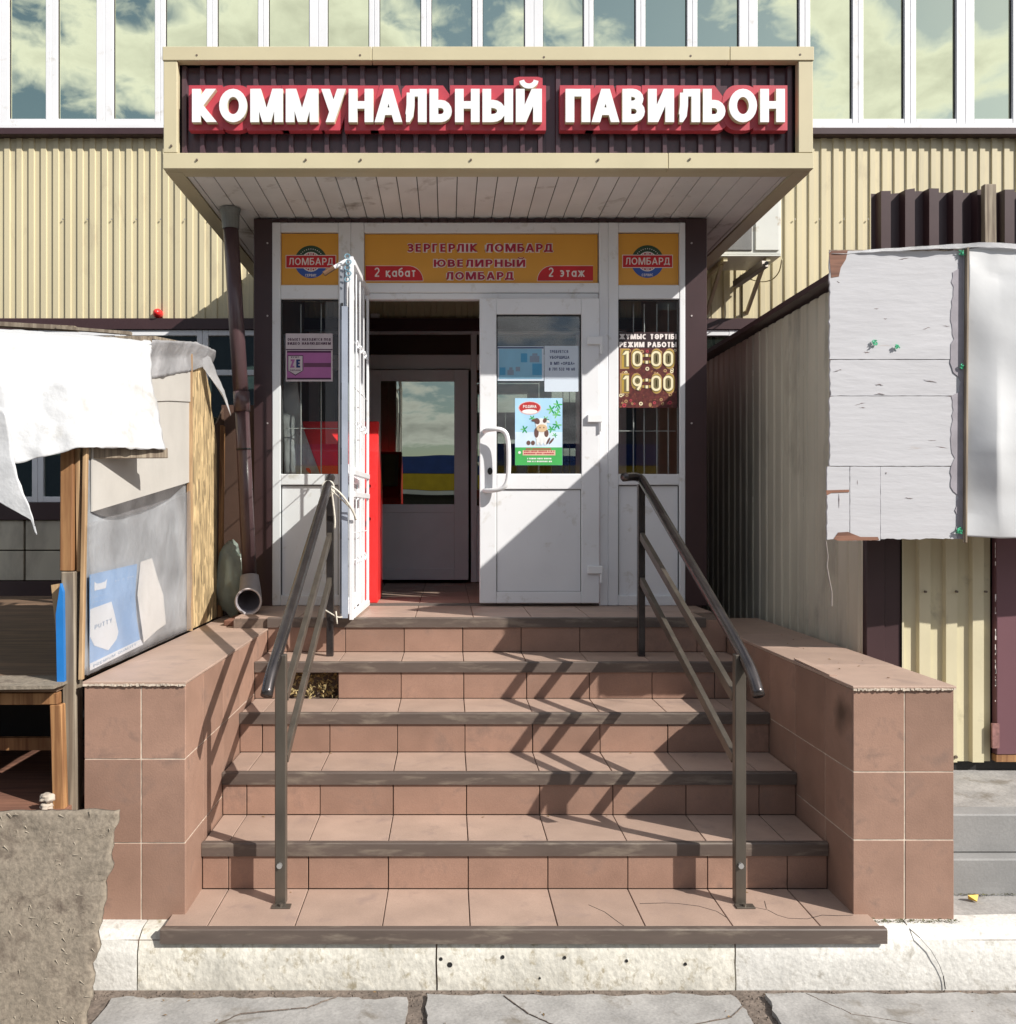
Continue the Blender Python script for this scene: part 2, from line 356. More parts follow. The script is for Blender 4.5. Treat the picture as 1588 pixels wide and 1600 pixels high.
def strip(poly, t, closed):
    "centre line -> (left pts, right pts)"
    n = len(poly); L = []; Rr = []
    for i in range(n):
        p = Vector(poly[i]); a = Vector(poly[(i - 1) % n]); b = Vector(poly[(i + 1) % n])
        if closed or 0 < i < n - 1:
            d1 = (p - a); d2 = (b - p)
            d1 = d1.normalized() if d1.length > 1e-6 else d2.normalized(); d2 = d2.normalized() if d2.length > 1e-6 else d1
            d = (d1 + d2).normalized(); k = 1 / max(.6, d.dot(d1))
        elif i == 0: d = (b - p).normalized(); k = 1
        else: d = (p - a).normalized(); k = 1
        nn = Vector((-d.y, d.x)) * t / 2 * k
        L.append(p + nn); Rr.append(p - nn)
    return L, Rr
def glyph_polys(ch, h, t):
    wdt, els = GL[ch]; Wd = wdt * h; res = []
    fx = lambda u: t / 2 + u * (Wd - t)
    fy = lambda v: t * .45 + v * (h - t * .9)
    ey = lambda v: 0 if v == 0 else (h if v == 1 else fy(v))
    for e in els:
        if e[0] == 'V': x = fx(e[1]); res.append([[(x - t / 2, ey(e[2])), (x + t / 2, ey(e[2])), (x + t / 2, ey(e[3])), (x - t / 2, ey(e[3]))]])
        elif e[0] == 'H': y = fy(e[1]); tt = t * .43; res.append([[(fx(e[2]) - t * .1, y - tt), (fx(e[3]) + t * .1, y - tt), (fx(e[3]) + t * .1, y + tt), (fx(e[2]) - t * .1, y + tt)]])
        elif e[0] == 'D':
            x0, y0, x1, y1 = fx(e[1]), ey(e[2]), fx(e[3]), ey(e[4]); s = abs(y1 - y0) / math.hypot(x1 - x0, y1 - y0); hw = t * .47 / max(s, .45)
            res.append([[(x0 - hw, y0), (x0 + hw, y0), (x1 + hw, y1), (x1 - hw, y1)]])
        else:
            closed = e[0] == 'C'; pl = [(fx(a), fy(b)) for a, b in e[1]]
            q = [pl[0]]
            for p in pl[1:]:
                if (Vector(p) - Vector(q[-1])).length > 1e-4: q.append(p)
            L, Rr = strip(q, t * (.58 if min(b for a, b in e[1]) > 1 else .92), closed); n = len(q); quads = []
            for i in range(n if closed else n - 1):
                j = (i + 1) % n; quads.append([tuple(Rr[i]), tuple(Rr[j]), tuple(L[j]), tuple(L[i])])
            res.append(quads)
    return Wd, res
def layout(s, h, t, gap):
    x = 0; outl = []
    for ch in s:
        wd, p = glyph_polys(ch, h, t)
        if ch in 'ЛД' and outl and outl[-1][0] in 'АЕРБГМИ': x -= gap * (.3 if outl[-1][0] != 'А' else .9) + .04 * h
        if ch == 'А' and outl and outl[-1][0] in 'АБПВН': x -= .05 * h
        outl.append((ch, x, wd, p)); x += wd + gap
    return outl, x - gap
def add_glyph(g, polys, x, fn, d0, d1, sx=1.0):
    for k, quads in enumerate(polys):
        e = d1 + (.00012 if abs(d1 - d0) < .01 else .0004) * k
        for q in quads:
            g.prism([((x + a) * sx, b + k * .00025 * (1 if d1 > .003 else .3)) for a, b in q], fn, d0, e)
def word(s, x0, x1, z0, h, m, parent, Y=None, fn=None, t=.17, gap=.16, thick=.0006, name='lettering'):
    "word across x0..x1, base line z0, cap height h, on the plane Y facing the camera (or any fn(a,b,d))"
    lay, tot = layout(s, h, t * h, gap * h); sx = (x1 - x0) / tot; g = G(); o = None
    f = fn or (lambda a, b, d: (x0 + a, Y - d, z0 + b))
    for ch, x, wd, p in lay:
        if ch == ' ' and h > .03:
            if g.v: o = g.obj(name, m, parent)
            g = G(); continue
        add_glyph(g, p, x, f, 0, thick, sx)
    return g.obj(name, m, parent) if g.v else o

# ------------------------------------------------------------------ materials
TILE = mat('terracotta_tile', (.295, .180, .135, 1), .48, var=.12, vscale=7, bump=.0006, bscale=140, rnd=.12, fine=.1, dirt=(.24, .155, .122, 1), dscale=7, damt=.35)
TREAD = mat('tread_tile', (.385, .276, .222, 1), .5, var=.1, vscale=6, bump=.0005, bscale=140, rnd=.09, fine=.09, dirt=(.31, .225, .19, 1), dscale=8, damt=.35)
GROUT = mat('grout', (.16, .115, .09, 1), .9, var=.3, vscale=30, bump=.001)
GROUTW = mat('white_grout', (.55, .47, .39, 1), .9, var=.25, vscale=30, bump=.001)
NOSE = mat('worn_nosing', (.105, .08, .068, 1), .5, var=.15, vscale=14, bump=.0005, bscale=60, stretch=(.3, 1, 1.5), dirt=(.19, .155, .125, 1), dscale=16, damt=.45)
YEL = mat('cream_siding', (.58, .515, .345, 1), .42, var=.07, vscale=2, rnd=.05, bump=.001, bscale=5, dirt=(.47, .41, .28, 1), dscale=5, damt=.3, stretch=(1, 1, .3))
YELT = mat('cream_trim', (.56, .50, .335, 1), .42, var=.05, vscale=3, bump=.0004, bscale=10)
GRS = mat('grimy_siding', (.60, .555, .45, 1), .55, var=.12, vscale=3, bump=.0006, bscale=12, dirt=(.38, .345, .28, 1), dscale=2.2, damt=.45, stretch=(1, 1, .35))
BRN = mat('brown_metal', (.052, .027, .03, 1), .38, var=.1, vscale=4, bump=.0004, bscale=12)
BRND = mat('brown_sign_sheet', (.085, .048, .058, 1), .28, var=.12, vscale=5, bump=.0003, bscale=20)
WPVC = mat('white_pvc', (.77, .78, .81, 1), .33, var=.04, vscale=3, bump=.0004, bscale=9, dirt=(.6, .585, .56, 1), dscale=9, damt=.22)
SOF = mat('soffit_white', (.78, .77, .76, 1), .45, var=.06, vscale=4, rnd=.03, dirt=(.34, .3, .26, 1), dscale=3, damt=.3)
GASK = mat('rubber_gasket', (.02, .02, .022, 1), .6)
GLS = glass('clear_glass', (.93, .95, .94, 1), .06)
MIR = mirror('gold_tint_glass', (.92, .95, .66, 1), rough=.015, wav=.0003, base=(.05, .06, .04, 1), amt=.9)
MIRL = mirror('window_glass', (.30, .36, .34, 1), rough=.02, wav=.0006, base=(.035, .05, .045, 1), amt=.7)
MIRD = mirror('inner_glass', (.42, .44, .36, 1), rough=.01, wav=.0001, base=(.015, .008, .006, 1), amt=.85)
STL = mat('handrail_steel', (.125, .108, .09, 1), .38, metal=.55, var=.2, vscale=14, bump=.0003, bscale=40, stretch=(1, 1, .3))
STLD = mat('handrail_tube', (.09, .08, .08, 1), .26, metal=.8, var=.2, vscale=14)
WHP = mat('white_letter', (.82, .83, .85, 1), .4, var=.02)
LETS = mat('cream_letter_side', (.6, .55, .38, 1), .5)
REDB = mat('red_letter_backing', (.46, .05, .075, 1), .45, var=.12, vscale=6)
ORG = mat('orange_panel', (.72, .34, .04, 1), .42, var=.04, vscale=3)
REDP = mat('red_print', (.55, .012, .02, 1), .5)
MARN = mat('maroon_print', (.40, .012, .05, 1), .5)
PINKW = mat('white_print', (.78, .72, .70, 1), .5)
GRNP = mat('dark_green_print', (.02, .06, .03, 1), .5)
BLUP = mat('blue_print', (.03, .09, .38, 1), .5)
BLK = mat('black', (.012, .012, .013, 1), .5)
DARKB = mat('dark_brown_print', (.10, .022, .02, 1), .4, var=.45, vscale=40, dirt=(.42, .2, .08, 1), dscale=55, damt=.25)
PAP = mat('paper', (.62, .70, .80, 1), .7, var=.03)
CONC = mat('grey_concrete', (.31, .30, .29, 1), .9, var=.2, vscale=8, bump=.003, bscale=45, fine=.12, dirt=(.17, .15, .125, 1), dscale=6, damt=.35)
CONC2 = mat('smooth_concrete', (.25, .25, .25, 1), .8, var=.12, vscale=5, bump=.001, bscale=60, fine=.06)
KERB = mat('limewashed_kerb', (.64, .63, .60, 1), .85, var=.1, vscale=7, bump=.004, bscale=40, fine=.1, dirt=(.38, .36, .32, 1), dscale=14, damt=.36)
KERBD = mat('stained_kerb', (.60, .58, .52, 1), .85, var=.16, vscale=6, bump=.006, bscale=30, fine=.12, dirt=(.34, .30, .22, 1), dscale=24, damt=.42, stretch=(1, 1, .8))
DIRT = mat('dirt', (.15, .12, .10, 1), .95, var=.3, vscale=14, bump=.008, bscale=40, fine=.25)
ASPH = mat('asphalt', (.1, .098, .095, 1), .9, var=.2, vscale=3, bump=.003, bscale=120)
FIB = mat('weathered_fibreboard', (.225, .19, .15, 1), .95, var=.16, vscale=9, bump=.006, bscale=38, fine=.2, dirt=(.12, .095, .075, 1), dscale=9, damt=.5)
OSB = None
WD = wood('pale_wood', (.46, .31, .17, 1), (.27, .16, .08, 1))
WDG = wood('grey_wood', (.30, .25, .19, 1), (.15, .115, .085, 1))
WDO = wood('orange_wood', (.38, .2, .085, 1), (.2, .09, .035, 1))
WDX = wood('brown_tabletop', (.17, .105, .065, 1), (.08, .05, .032, 1), axis='X')
TARP = mat('white_tarp', (.53, .54, .56, 1), .6, var=.08, vscale=4, bump=.016, bscale=7, dirt=(.42, .41, .39, 1), dscale=5, damt=.3)
TARPS = plastic('translucent_film', (.62, .62, .64, 1), .22, .4)
FILM = plastic('milky_sheet', (.50, .52, .55, 1), .06, .32)
GBRD = mat('grey_board', (.47, .45, .42, 1), .8, var=.06, vscale=5, bump=.001, bscale=30)
PAINT = mat('flaking_white_paint', (.50, .50, .53, 1), .7, var=.05, vscale=6, bump=.0022, bscale=22, stretch=(.35, 1, 1.6), dirt=(.42, .36, .33, 1), dscale=13, damt=.05)
RAWW = wood('raw_wood', (.24, .115, .075, 1), (.14, .065, .045, 1), axis='X')
RED = mat('red_enamel', (.75, .03, .03, 1), .3, var=.04)
PIPE = mat('brown_downpipe', (.085, .05, .055, 1), .28, var=.08)
PIPG = mat('grey_fitting', (.16, .17, .165, 1), .5, var=.2)
ACW = mat('cream_enamel', (.62, .63, .6, 1), .4, var=.04, dirt=(.35, .27, .17, 1), dscale=8, damt=.2)
ROPE = mat('rope', (.6, .57, .5, 1), .9, var=.2, vscale=80)
GRN = mat('green_thread', (.05, .42, .22, 1), .7, var=.3, vscale=60)
INW = mat('interior_wall', (.22, .17, .13, 1), .8)
CEIL = mat('interior_ceiling', (.1, .08, .07, 1), .8)

def make_osb():
    m = mat('chipboard', (.50, .37, .20, 1), .8, var=.2, vscale=9)
    n = m.node_tree.nodes; l = m.node_tree.links; p = n['Principled BSDF']
    t = n.new('ShaderNodeTexCoord'); mp = n.new('ShaderNodeMapping'); mp.inputs['Scale'].default_value = (55, 55, 11)
    vo = n.new('ShaderNodeTexVoronoi'); vo.inputs['Scale'].default_value = 1; vo.inputs['Randomness'].default_value = 1
    nz = n.new('ShaderNodeTexNoise'); nz.inputs['Scale'].default_value = 12
    ad = n.new('ShaderNodeVectorMath'); ad.operation = 'MULTIPLY_ADD'; ad.inputs[1].default_value = (1.5, 1.5, 1.5)
    l.new(t.outputs['Object'], mp.inputs[0]); l.new(t.outputs['Object'], nz.inputs['Vector'])
    l.new(nz.outputs['Color'], ad.inputs[0]); l.new(mp.outputs[0], ad.inputs[2]); l.new(ad.outputs[0], vo.inputs['Vector'])
    r = n.new('ShaderNodeMapRange'); r.inputs['To Min'].default_value = .35; r.inputs['To Max'].default_value = 1.4; l.new(vo.outputs['Color'], r.inputs['Value'])
    src = p.inputs['Base Color'].links[0].from_socket
    s = n.new('ShaderNodeVectorMath'); s.operation = 'SCALE'; l.new(src, s.inputs[0]); l.new(r.outputs[0], s.inputs['Scale']); l.new(s.outputs[0], p.inputs['Base Color'])
    b = n.new('ShaderNodeBump'); b.inputs['Distance'].default_value = .006; l.new(vo.outputs['Color'], b.inputs['Height']); l.new(b.outputs[0], p.inputs['Normal'])
    return m
OSB = make_osb()

# =================================================================== GROUND
gr = G().box(-40, 40, -40, 40, -.3, -.004).obj('ground', ASPH); tag(gr, 'dark asphalt street in front of the entrance', None, None, 'structure')
strip_ = G()
n = 60
strip_.box(-6, 8, 2.0, 3.39, -.05, .004)
tag(strip_.obj('dirt_strip', DIRT), 'brown dirt in the gaps along the foot of the kerb', None, None, 'structure')
pv = T('paving', 'cracked pale concrete slabs in front of the kerb', None, (0, 2.6, 0), None, 'structure')
def slab(x0, x1, y0, y1, z1, seed, m=CONC):
    poly = []; N = 46
    corners = [(x0, y0), (x1, y0), (x1 - R(-.03, .03), y1), (x0 + R(0, .05), y1)]
    for i in range(4):
        a = Vector(corners[i]); b = Vector(corners[(i + 1) % 4])
        for k in range(N):
            p = a.lerp(b, k / N); q = Vector((p.x * 9 + seed, p.y * 9, seed)); q2 = q * 4
            p += Vector((mnoise.noise(q) * .022 + mnoise.noise(q2) * .009, mnoise.noise(q + Vector((5, 5, 5))) * .022 + mnoise.noise(q2 + Vector((3, 1, 2))) * .009)); poly.append((p.x, p.y))
    # round the corners a little
    g = G().prism(poly, lambda a, b, d: (a, b, d), -.02, z1)
    return g.obj('paving_slab', m, pv)
slab(-1.22, -.15, 2.1, 3.315, .016, 1.0); slab(-.07, 1.05, 2.1, 3.33, .019, 2.0); slab(1.13, 2.35, 2.1, 3.335, .022, 3.0); slab(-2.4, -1.32, 2.1, 3.3, .012, 4.0)
slab(-1.2, -.1, .9, 2.05, .012, 5.0); slab(-.03, 1.1, .9, 2.05, .015, 6.0); slab(1.16, 2.3, .9, 2.05, .013, 7.0)
# small dirt clods and chips
for pl_ in ([(-1.0, 3.05), (-.8, 3.12), (-.72, 3.2), (-.5, 3.24), (-.4, 3.31)], [(.2, 3.32), (.28, 3.2), (.4, 3.1), (.42, 2.9)], [(.7, 3.0), (.8, 3.12), (.98, 3.18), (1.04, 3.25)], [(1.3, 3.33), (1.4, 3.2), (1.62, 3.12), (1.9, 3.1)]):
    g = G()
    for (a, b), (c, d) in zip(pl_, pl_[1:]):
        for k in range(4):
            p = Vector((a + (c - a) * k / 4, b + (d - b) * k / 4, .0215)); q = Vector((a + (c - a) * (k + 1) / 4, b + (d - b) * (k + 1) / 4, .0215)); g.beam(p + Vector((R(-.004, .004), R(-.004, .004), 0)), q, R(.0015, .004), .003)
    tag(g.obj('crack', DIRT, pv), None, None, None, 'stuff')
g = G()
for i in range(900):
    x = R(-1.3, 2.3); y = 3.36 + R(-.05, .02)
    if R(0, 1) < .3: x = random.choice((-.11, 1.09)) + R(-.05, .05); y = R(2.9, 3.35)
    s = R(.002, .007); a = R(0, 6)
    vs = [(x + cos(a + k * 2.09) * s, y + sin(a + k * 2.09) * s, .003) for k in range(3)] + [(x, y, .006 + s * .8)]
    g.add(vs, [(0, 1, 3), (1, 2, 3), (2, 0, 3), (0, 2, 1)])
tag(g.obj('grit', DIRT), 'crumbs of dirt scattered along the kerb joint', 'grit', None, 'stuff')

# kerb
KT = CZ - 1.553
kb = T('kerb', 'white limewashed kerb below the steps', None, (.5, 3.45, 0), None, 'structure')
jx = [-3.4, -2.3, -1.145, -.04, 1.06, 2.22, 3.4, 4.5]
def wob(o, amp, fr, sub=3):
    bm = bmesh.new(); bm.from_mesh(o.data)
    bmesh.ops.subdivide_edges(bm, edges=bm.edges, cuts=sub, use_grid_fill=True)
    for v in bm.verts:
        q = v.co * fr + Vector((1.7, 2.3, .4)); v.co += Vector((mnoise.noise(q), mnoise.noise(q + Vector((7, 7, 7))), mnoise.noise(q + Vector((3, 9, 1))))) * amp
    bm.to_mesh(o.data); bm.free(); return o
for a, b in zip(jx, jx[1:]):
    under = a > -1.2 and b < 2.3
    g = G(); yf = 3.398
    prof = [(yf, -.05), (yf, KT - .075), (yf + .012, KT - .03), (yf + .05, KT - .004), (yf + .075, KT), (3.56, KT), (3.56, -.05)]
    g.prism(prof, lambda p, q, d: (d, p, q), a + .003, b - .003)
    o = g.obj('kerb_stone', KERBD if under and a < 1.0 else KERB, kb); wob(o, .006, 9, 4); smooth_some(o, 35)
tag(G().box(-3.4, 5.2, 3.41, 3.55, -.1, KT - .03).obj('kerb_bed', GROUT, kb))
for px, py, rr in ((689, 1500, .007), (703, 1509, .010), (786, 1497, .007), (883, 1498, .006), (980, 1503, .006), (1072, 1508, .006), (844, 1530, .004)):
    c = W(px, py, 3.39); G().tube([(c.x, 3.3955, c.z), (c.x, 3.42, c.z)], rr, 9).obj('drill_hole', BLK, kb)
def crackline(name, pts, m, parent, wd=.0016):
    g = G()
    for a, b in zip(pts, pts[1:]): g.beam(a, b, wd * R(.6, 1.3), .0012)
    return tag(g.obj(name, m, parent), None, None, None, 'stuff')
kc = [(1412, 1438), (1420, 1450), (1437, 1465), (1455, 1485), (1468, 1508), (1474, 1525), (1477, 1545)]
crackline('crack', [W(a, b, 3.392 if b > 1467 else 3.392 + (1467 - b) * .0035) - Vector((0, .002, 0)) for a, b in kc], BLK, kb, .003)
# side walk right of the cheek wall and left
pr = G().box(1.9, 6, 3.562, 3.735, .0, KT - .004).obj('pavement', CONC); tag(pr, 'narrow strip of grey pavement behind the kerb on the right', None, None, 'structure')
cs = T('concrete_base', 'grey stepped concrete base under the corrugated kiosk', None, (3, 4, 0), None, 'structure')
box('concrete_block', (1.945, 5.5, 3.735, 4.9, 0, .357), CONC2, cs, bevel=.006)
box('concrete_block', (1.945, 5.5, 3.80, 3.905, .358, .517), CONC2, cs, bevel=.006)
box('concrete_block', (1.945, 5.5, 3.91, 4.9, .358, .512), CONC, cs, bevel=.006)

# =================================================================== STAIRCASE
TP = .325; PH = .082; RZ = .1895; RY = .34; Z0 = .229; Y0 = 3.4
XL, XR = -1.0, 1.545
st = T('staircase', 'six-step staircase clad in terracotta tiles with dark worn nosings', 'staircase', (.27, 4.2, 0))
def tilebox(name, b, m, parent, j=.0006):
    b = list(b); 
    for i in range(6): b[i] += R(-j, j)
    return box(name, b, m, parent, bevel=.0015)
def cuts(x0, x1, p=TP, ph=PH, minw=.03):
    k = math.floor((x0 - ph) / p); xs = [x0]
    while ph + k * p < x1 - minw:
        v = ph + k * p
        if v > x0 + minw: xs.append(v)
        k += 1
    return xs + [x1]
for k in range(6):
    yf = Y0 - .015 if k == 0 else Y0 + RY * k
    zt = Z0 + RZ * k
    x0, x1 = (X_(252, 3.4), X_(1384, 3.4)) if k == 0 else (XL, XR)
    if k == 5: x1 = 1.43
    yb = Y0 + RY * (k + 1) + .012 if k < 5 else 7.68
    zb = 0 if k < 1 else Z0 + RZ * (k - 1) - .02
    cx0, cx1 = (XL - .02, XR + .02)
    # structural core
    if k == 3 or k == 4: pass
    if k < 5:
        if k == 4:   # riser of this step has the missing tile: core stands further back there
            gg = G(); yc = yf + .020
            gg.box(cx0, -.893, yc, yb + .1, zb, zt - .010); gg.box(-.568, cx1, yc, yb + .1, zb, zt - .010)
            gg.box(-.893, -.568, yc + .07, yb + .1, zb, zt - .010)
            gg.box(-.893, -.568, yc, yc + .0695, zt - .05, zt - .010); gg.obj('step_core', GROUT, st)
        else: box('step_core', (cx0, cx1, yf + .020 if k else 3.42, yb + .1, zb, zt - .010), GROUT, st)
    else: box('step_core', (-1.19, cx1, yf + .020, 7.7, zb, zt - .010), GROUT, st)
    # riser tiles
    if k > 0:
        xs = cuts(XL, XR)
        for a, b in zip(xs, xs[1:]):
            if k == 4 and abs(b + .568) < .01: continue
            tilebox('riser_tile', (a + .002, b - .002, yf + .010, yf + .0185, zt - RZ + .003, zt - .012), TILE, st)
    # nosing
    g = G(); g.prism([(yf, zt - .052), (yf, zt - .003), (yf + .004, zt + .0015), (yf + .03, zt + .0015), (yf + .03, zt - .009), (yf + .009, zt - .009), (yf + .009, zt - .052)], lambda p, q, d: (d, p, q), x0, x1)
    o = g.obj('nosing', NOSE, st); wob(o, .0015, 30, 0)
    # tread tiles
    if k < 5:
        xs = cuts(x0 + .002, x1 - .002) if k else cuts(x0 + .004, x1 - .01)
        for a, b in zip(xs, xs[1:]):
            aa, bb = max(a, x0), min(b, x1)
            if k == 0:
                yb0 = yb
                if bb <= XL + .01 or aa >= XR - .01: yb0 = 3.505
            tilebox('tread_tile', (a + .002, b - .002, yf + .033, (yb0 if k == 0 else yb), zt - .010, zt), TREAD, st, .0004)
    else:
        ys = [yf + .033, 5.42, 5.745, 6.07, 6.395, 6.72, 7.045, 7.37, 7.68]
        for ya, yb_ in zip(ys, ys[1:]):
            xs = cuts(-1.19, XR + .01 if ya > 5.3 else 1.43, ph=PH + .06)
            for a, b in zip(xs, xs[1:]): tilebox('landing_tile', (a + .002, b - .002, ya + .002, yb_ - .002, zt - .010, zt), TREAD, st, .0004)
ZL = Z0 + 5 * RZ
# yellow foam rubble showing where the riser tile has fallen off
g = G(); yc = Y0 + RY * 4 + .088; zz = Z0 + RZ * 3
for i in range(260):
    x = R(-.888, -.575); z = zz + R(.0, .125); y = yc - R(0, .045) * (1 - (z - zz) / .15) - .008; s = R(.006, .018)
    p = [Vector((x, y, z)) + Vector((R(-1, 1), R(-1, 1), R(-1, 1))) * s for _ in range(4)]
    g.add(p, [(0, 1, 2), (0, 2, 3), (0, 3, 1), (1, 3, 2)])
tag(g.obj('crumbling_foam', mat('old_foam', (.34, .26, .12, 1), .9, var=.5, vscale=40), st), None, None, None, 'stuff')

tz = Z0 + .0004
def gpt(px, py): Y = F * (CZ - tz) / (py - 800); return Vector((X_(px, Y), Y, tz))
for pl_ in ([(1000, 1412), (1040, 1411), (1060, 1412), (1092, 1416), (1120, 1424), (1136, 1434)], [(1180, 1418), (1200, 1422), (1215, 1430), (1232, 1435), (1262, 1436), (1285, 1430), (1310, 1431), (1333, 1430)], [(920, 1414), (945, 1425), (965, 1440), (978, 1449)], [(1195, 1408), (1198, 1420)]):
    crackline('crack', [gpt(a, b) for a, b in pl_], BLK, st, .002)
# cheek walls
def cheek(name, label, xi, xo, zt, yback, side, rows, joint, chip):
    t = T(name, label, 'low wall', ((xi + xo) / 2, 3.6, 0), 'tiled cheek walls beside the steps')
    a, b = min(xi, xo), max(xi, xo); yf = 3.51
    box('wall_core', (a + .004, b - .004, yf + .0075, yback, 0.05, zt - .011), GROUTW, t)
    zc = [.205] + rows + [zt - .013]
    xs = [a, joint, b]
    for z0, z1 in zip(zc, zc[1:]):
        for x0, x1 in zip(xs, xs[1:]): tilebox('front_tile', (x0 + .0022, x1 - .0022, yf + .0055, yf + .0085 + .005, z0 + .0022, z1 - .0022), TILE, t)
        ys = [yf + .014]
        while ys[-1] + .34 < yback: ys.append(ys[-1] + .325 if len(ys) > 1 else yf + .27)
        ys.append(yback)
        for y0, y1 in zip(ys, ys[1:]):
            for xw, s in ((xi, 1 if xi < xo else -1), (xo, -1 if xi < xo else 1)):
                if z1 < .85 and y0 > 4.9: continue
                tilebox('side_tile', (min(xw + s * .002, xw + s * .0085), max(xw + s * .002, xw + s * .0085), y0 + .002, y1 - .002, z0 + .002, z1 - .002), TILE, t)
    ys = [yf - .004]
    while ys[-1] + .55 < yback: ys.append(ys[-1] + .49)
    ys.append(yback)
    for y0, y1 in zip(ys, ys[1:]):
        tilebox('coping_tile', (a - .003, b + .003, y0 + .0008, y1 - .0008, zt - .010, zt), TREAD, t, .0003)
    # rough mortar line under the coping
    g = G(); N = 50
    for i in range(N):
        x = a + (b - a) * i / N; g.box(x, x + (b - a) / N * .98, yf - .002 - R(0, .004), yf + .004, zt - .013 - R(.001, .006), zt - .0105 + R(0, .004))
    tag(g.obj('mortar_line', GROUTW, t), None, None, None, 'stuff')
    return t
cheek('cheek_wall', 'left tiled low wall beside the steps, rail shadows across its top', -1.0, -1.389, 1.118, 5.76, 1, [.501, .821], -1.17, 0)
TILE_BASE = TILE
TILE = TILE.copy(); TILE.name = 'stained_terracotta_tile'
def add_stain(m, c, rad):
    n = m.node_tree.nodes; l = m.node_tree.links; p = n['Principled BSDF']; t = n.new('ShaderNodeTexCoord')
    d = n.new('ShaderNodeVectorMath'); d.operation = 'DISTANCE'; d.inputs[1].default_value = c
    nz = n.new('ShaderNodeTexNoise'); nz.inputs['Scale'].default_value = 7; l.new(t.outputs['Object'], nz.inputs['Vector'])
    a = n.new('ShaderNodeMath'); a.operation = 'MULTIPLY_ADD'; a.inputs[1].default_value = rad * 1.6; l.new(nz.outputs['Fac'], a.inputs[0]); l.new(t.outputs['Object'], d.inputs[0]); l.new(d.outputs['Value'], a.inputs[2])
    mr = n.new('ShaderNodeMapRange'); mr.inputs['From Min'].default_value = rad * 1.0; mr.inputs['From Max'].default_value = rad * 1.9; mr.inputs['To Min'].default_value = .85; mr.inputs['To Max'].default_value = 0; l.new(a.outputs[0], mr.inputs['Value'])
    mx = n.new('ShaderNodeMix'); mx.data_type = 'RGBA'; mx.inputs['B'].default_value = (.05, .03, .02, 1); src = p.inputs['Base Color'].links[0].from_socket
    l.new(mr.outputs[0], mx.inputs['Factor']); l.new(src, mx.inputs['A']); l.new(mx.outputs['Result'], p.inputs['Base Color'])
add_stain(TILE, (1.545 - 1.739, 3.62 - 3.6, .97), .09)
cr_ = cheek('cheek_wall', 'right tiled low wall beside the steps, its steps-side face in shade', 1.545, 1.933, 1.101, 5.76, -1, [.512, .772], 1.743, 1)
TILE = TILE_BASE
# lifted strip of tile on the right coping
g = G().beam((1.556, 3.72, 1.104), (1.562, 4.12, 1.108), .03, .006); g.obj('loose_tile_strip', TREAD, cr_)
# moss and weeds at the foot
g = G()
for i in range(500):
    x = R(1.56, 1.93) if R(0, 1) < .7 else R(1.93, 2.3); y = 3.50 - R(0, .025); s = R(.003, .01)
    if x > 1.93: y = 3.73
    p = [Vector((x, y, KT + .002)) + Vector((R(-1, 1), R(-.6, .6), R(0, .9))) * s for _ in range(3)]
    g.add(p, [(0, 1, 2)])
tag(g.obj('moss', mat('moss', (.1, .1, .045, 1), .9, var=.5, vscale=60)), 'dry moss along the foot of the right cheek wall', 'moss', None, 'stuff')

# =================================================================== HANDRAILS
def handrail(label, xb, xt, side):
    t = T('handrail', label, 'handrail', (xb, 3.62, Z0), 'brown steel handrails on the steps')
    yb, yt = 3.62, 4.97; z4 = Z0 + RZ * 4
    G().box(xb - .0215, xb + .0215, yb - .02, yb + .02, Z0 + .0005, 1.205).obj('post', STL, t, bevel=.003)
    G().box(xt - .019, xt + .019, yt - .02, yt + .02, z4 + .0005, 1.915).obj('post', STLD, t, bevel=.003)
    G().box(xb - .028, xb + .045, yb - .06, yb - .021, Z0, Z0 + .006).obj('foot_plate', STL, t, bevel=.001)
    G().tube([(xb + .006, yb - .042, Z0 + .006), (xb + .006, yb - .042, Z0 + .014)], .009, 8).obj('bolt', STL, t)
    G().tube([(xb - .002, yb - .020, Z0 + .155), (xb - .002, yb - .032, Z0 + .155)], .011, 8).obj('bolt', mat('zinc', (.6, .6, .6, 1), .3, metal=.8), t)
    pa = Vector((xb, yb, 1.215)); pb = Vector((xt, yt, 1.945)); d = (pb - pa).normalized()
    lo = [Vector((xb + .03 * side, yb - .14, 1.07)), Vector((xb + .025 * side, yb - .09, 1.135))]
    pts = lo + [pa + Vector((.012 * side, 0, 0)), pb - d * .05, pb]
    if side > 0: pts += [pb + Vector((-.03, .0, .012)), pb + Vector((-.105, -.06, .004))]
    else: pts += [pb + Vector((.0, .03, .005))]
    # smooth the path
    sm = []
    for i in range(len(pts) - 1):
        for k in range(4): sm.append(pts[i].lerp(pts[i + 1], k / 4))
    sm.append(pts[-1])
    for _ in range(3): sm = [sm[0]] + [(sm[i - 1] + sm[i] * 2 + sm[i + 1]) / 4 for i in range(1, len(sm) - 1)] + [sm[-1]]
    G().tube(sm, .0235, 16).obj('top_rail', STLD, t, smooth=True)
    for za, zb_ in ((1.035, 1.635), (.79, 1.395)):
        a = Vector((xb - .012 * side, yb + .02, za)); b = Vector((xt, yt - .02, zb_))
        G().beam(a, b, .024, .042).obj('crossbar', STL, t, bevel=.002)
    return t
hl = handrail('left handrail of the steps, tied with rope to the open door', -.655, -.635, -1)
hr = handrail('right handrail of the steps, its top end bent inwards', 1.145, 1.042, 1)

# =================================================================== MAIN BUILDING
YW = 7.4
bl = T('pavilion_building', 'long two-storey building with cream corrugated siding and gold mirrored windows', 'building', (0, YW, 0))
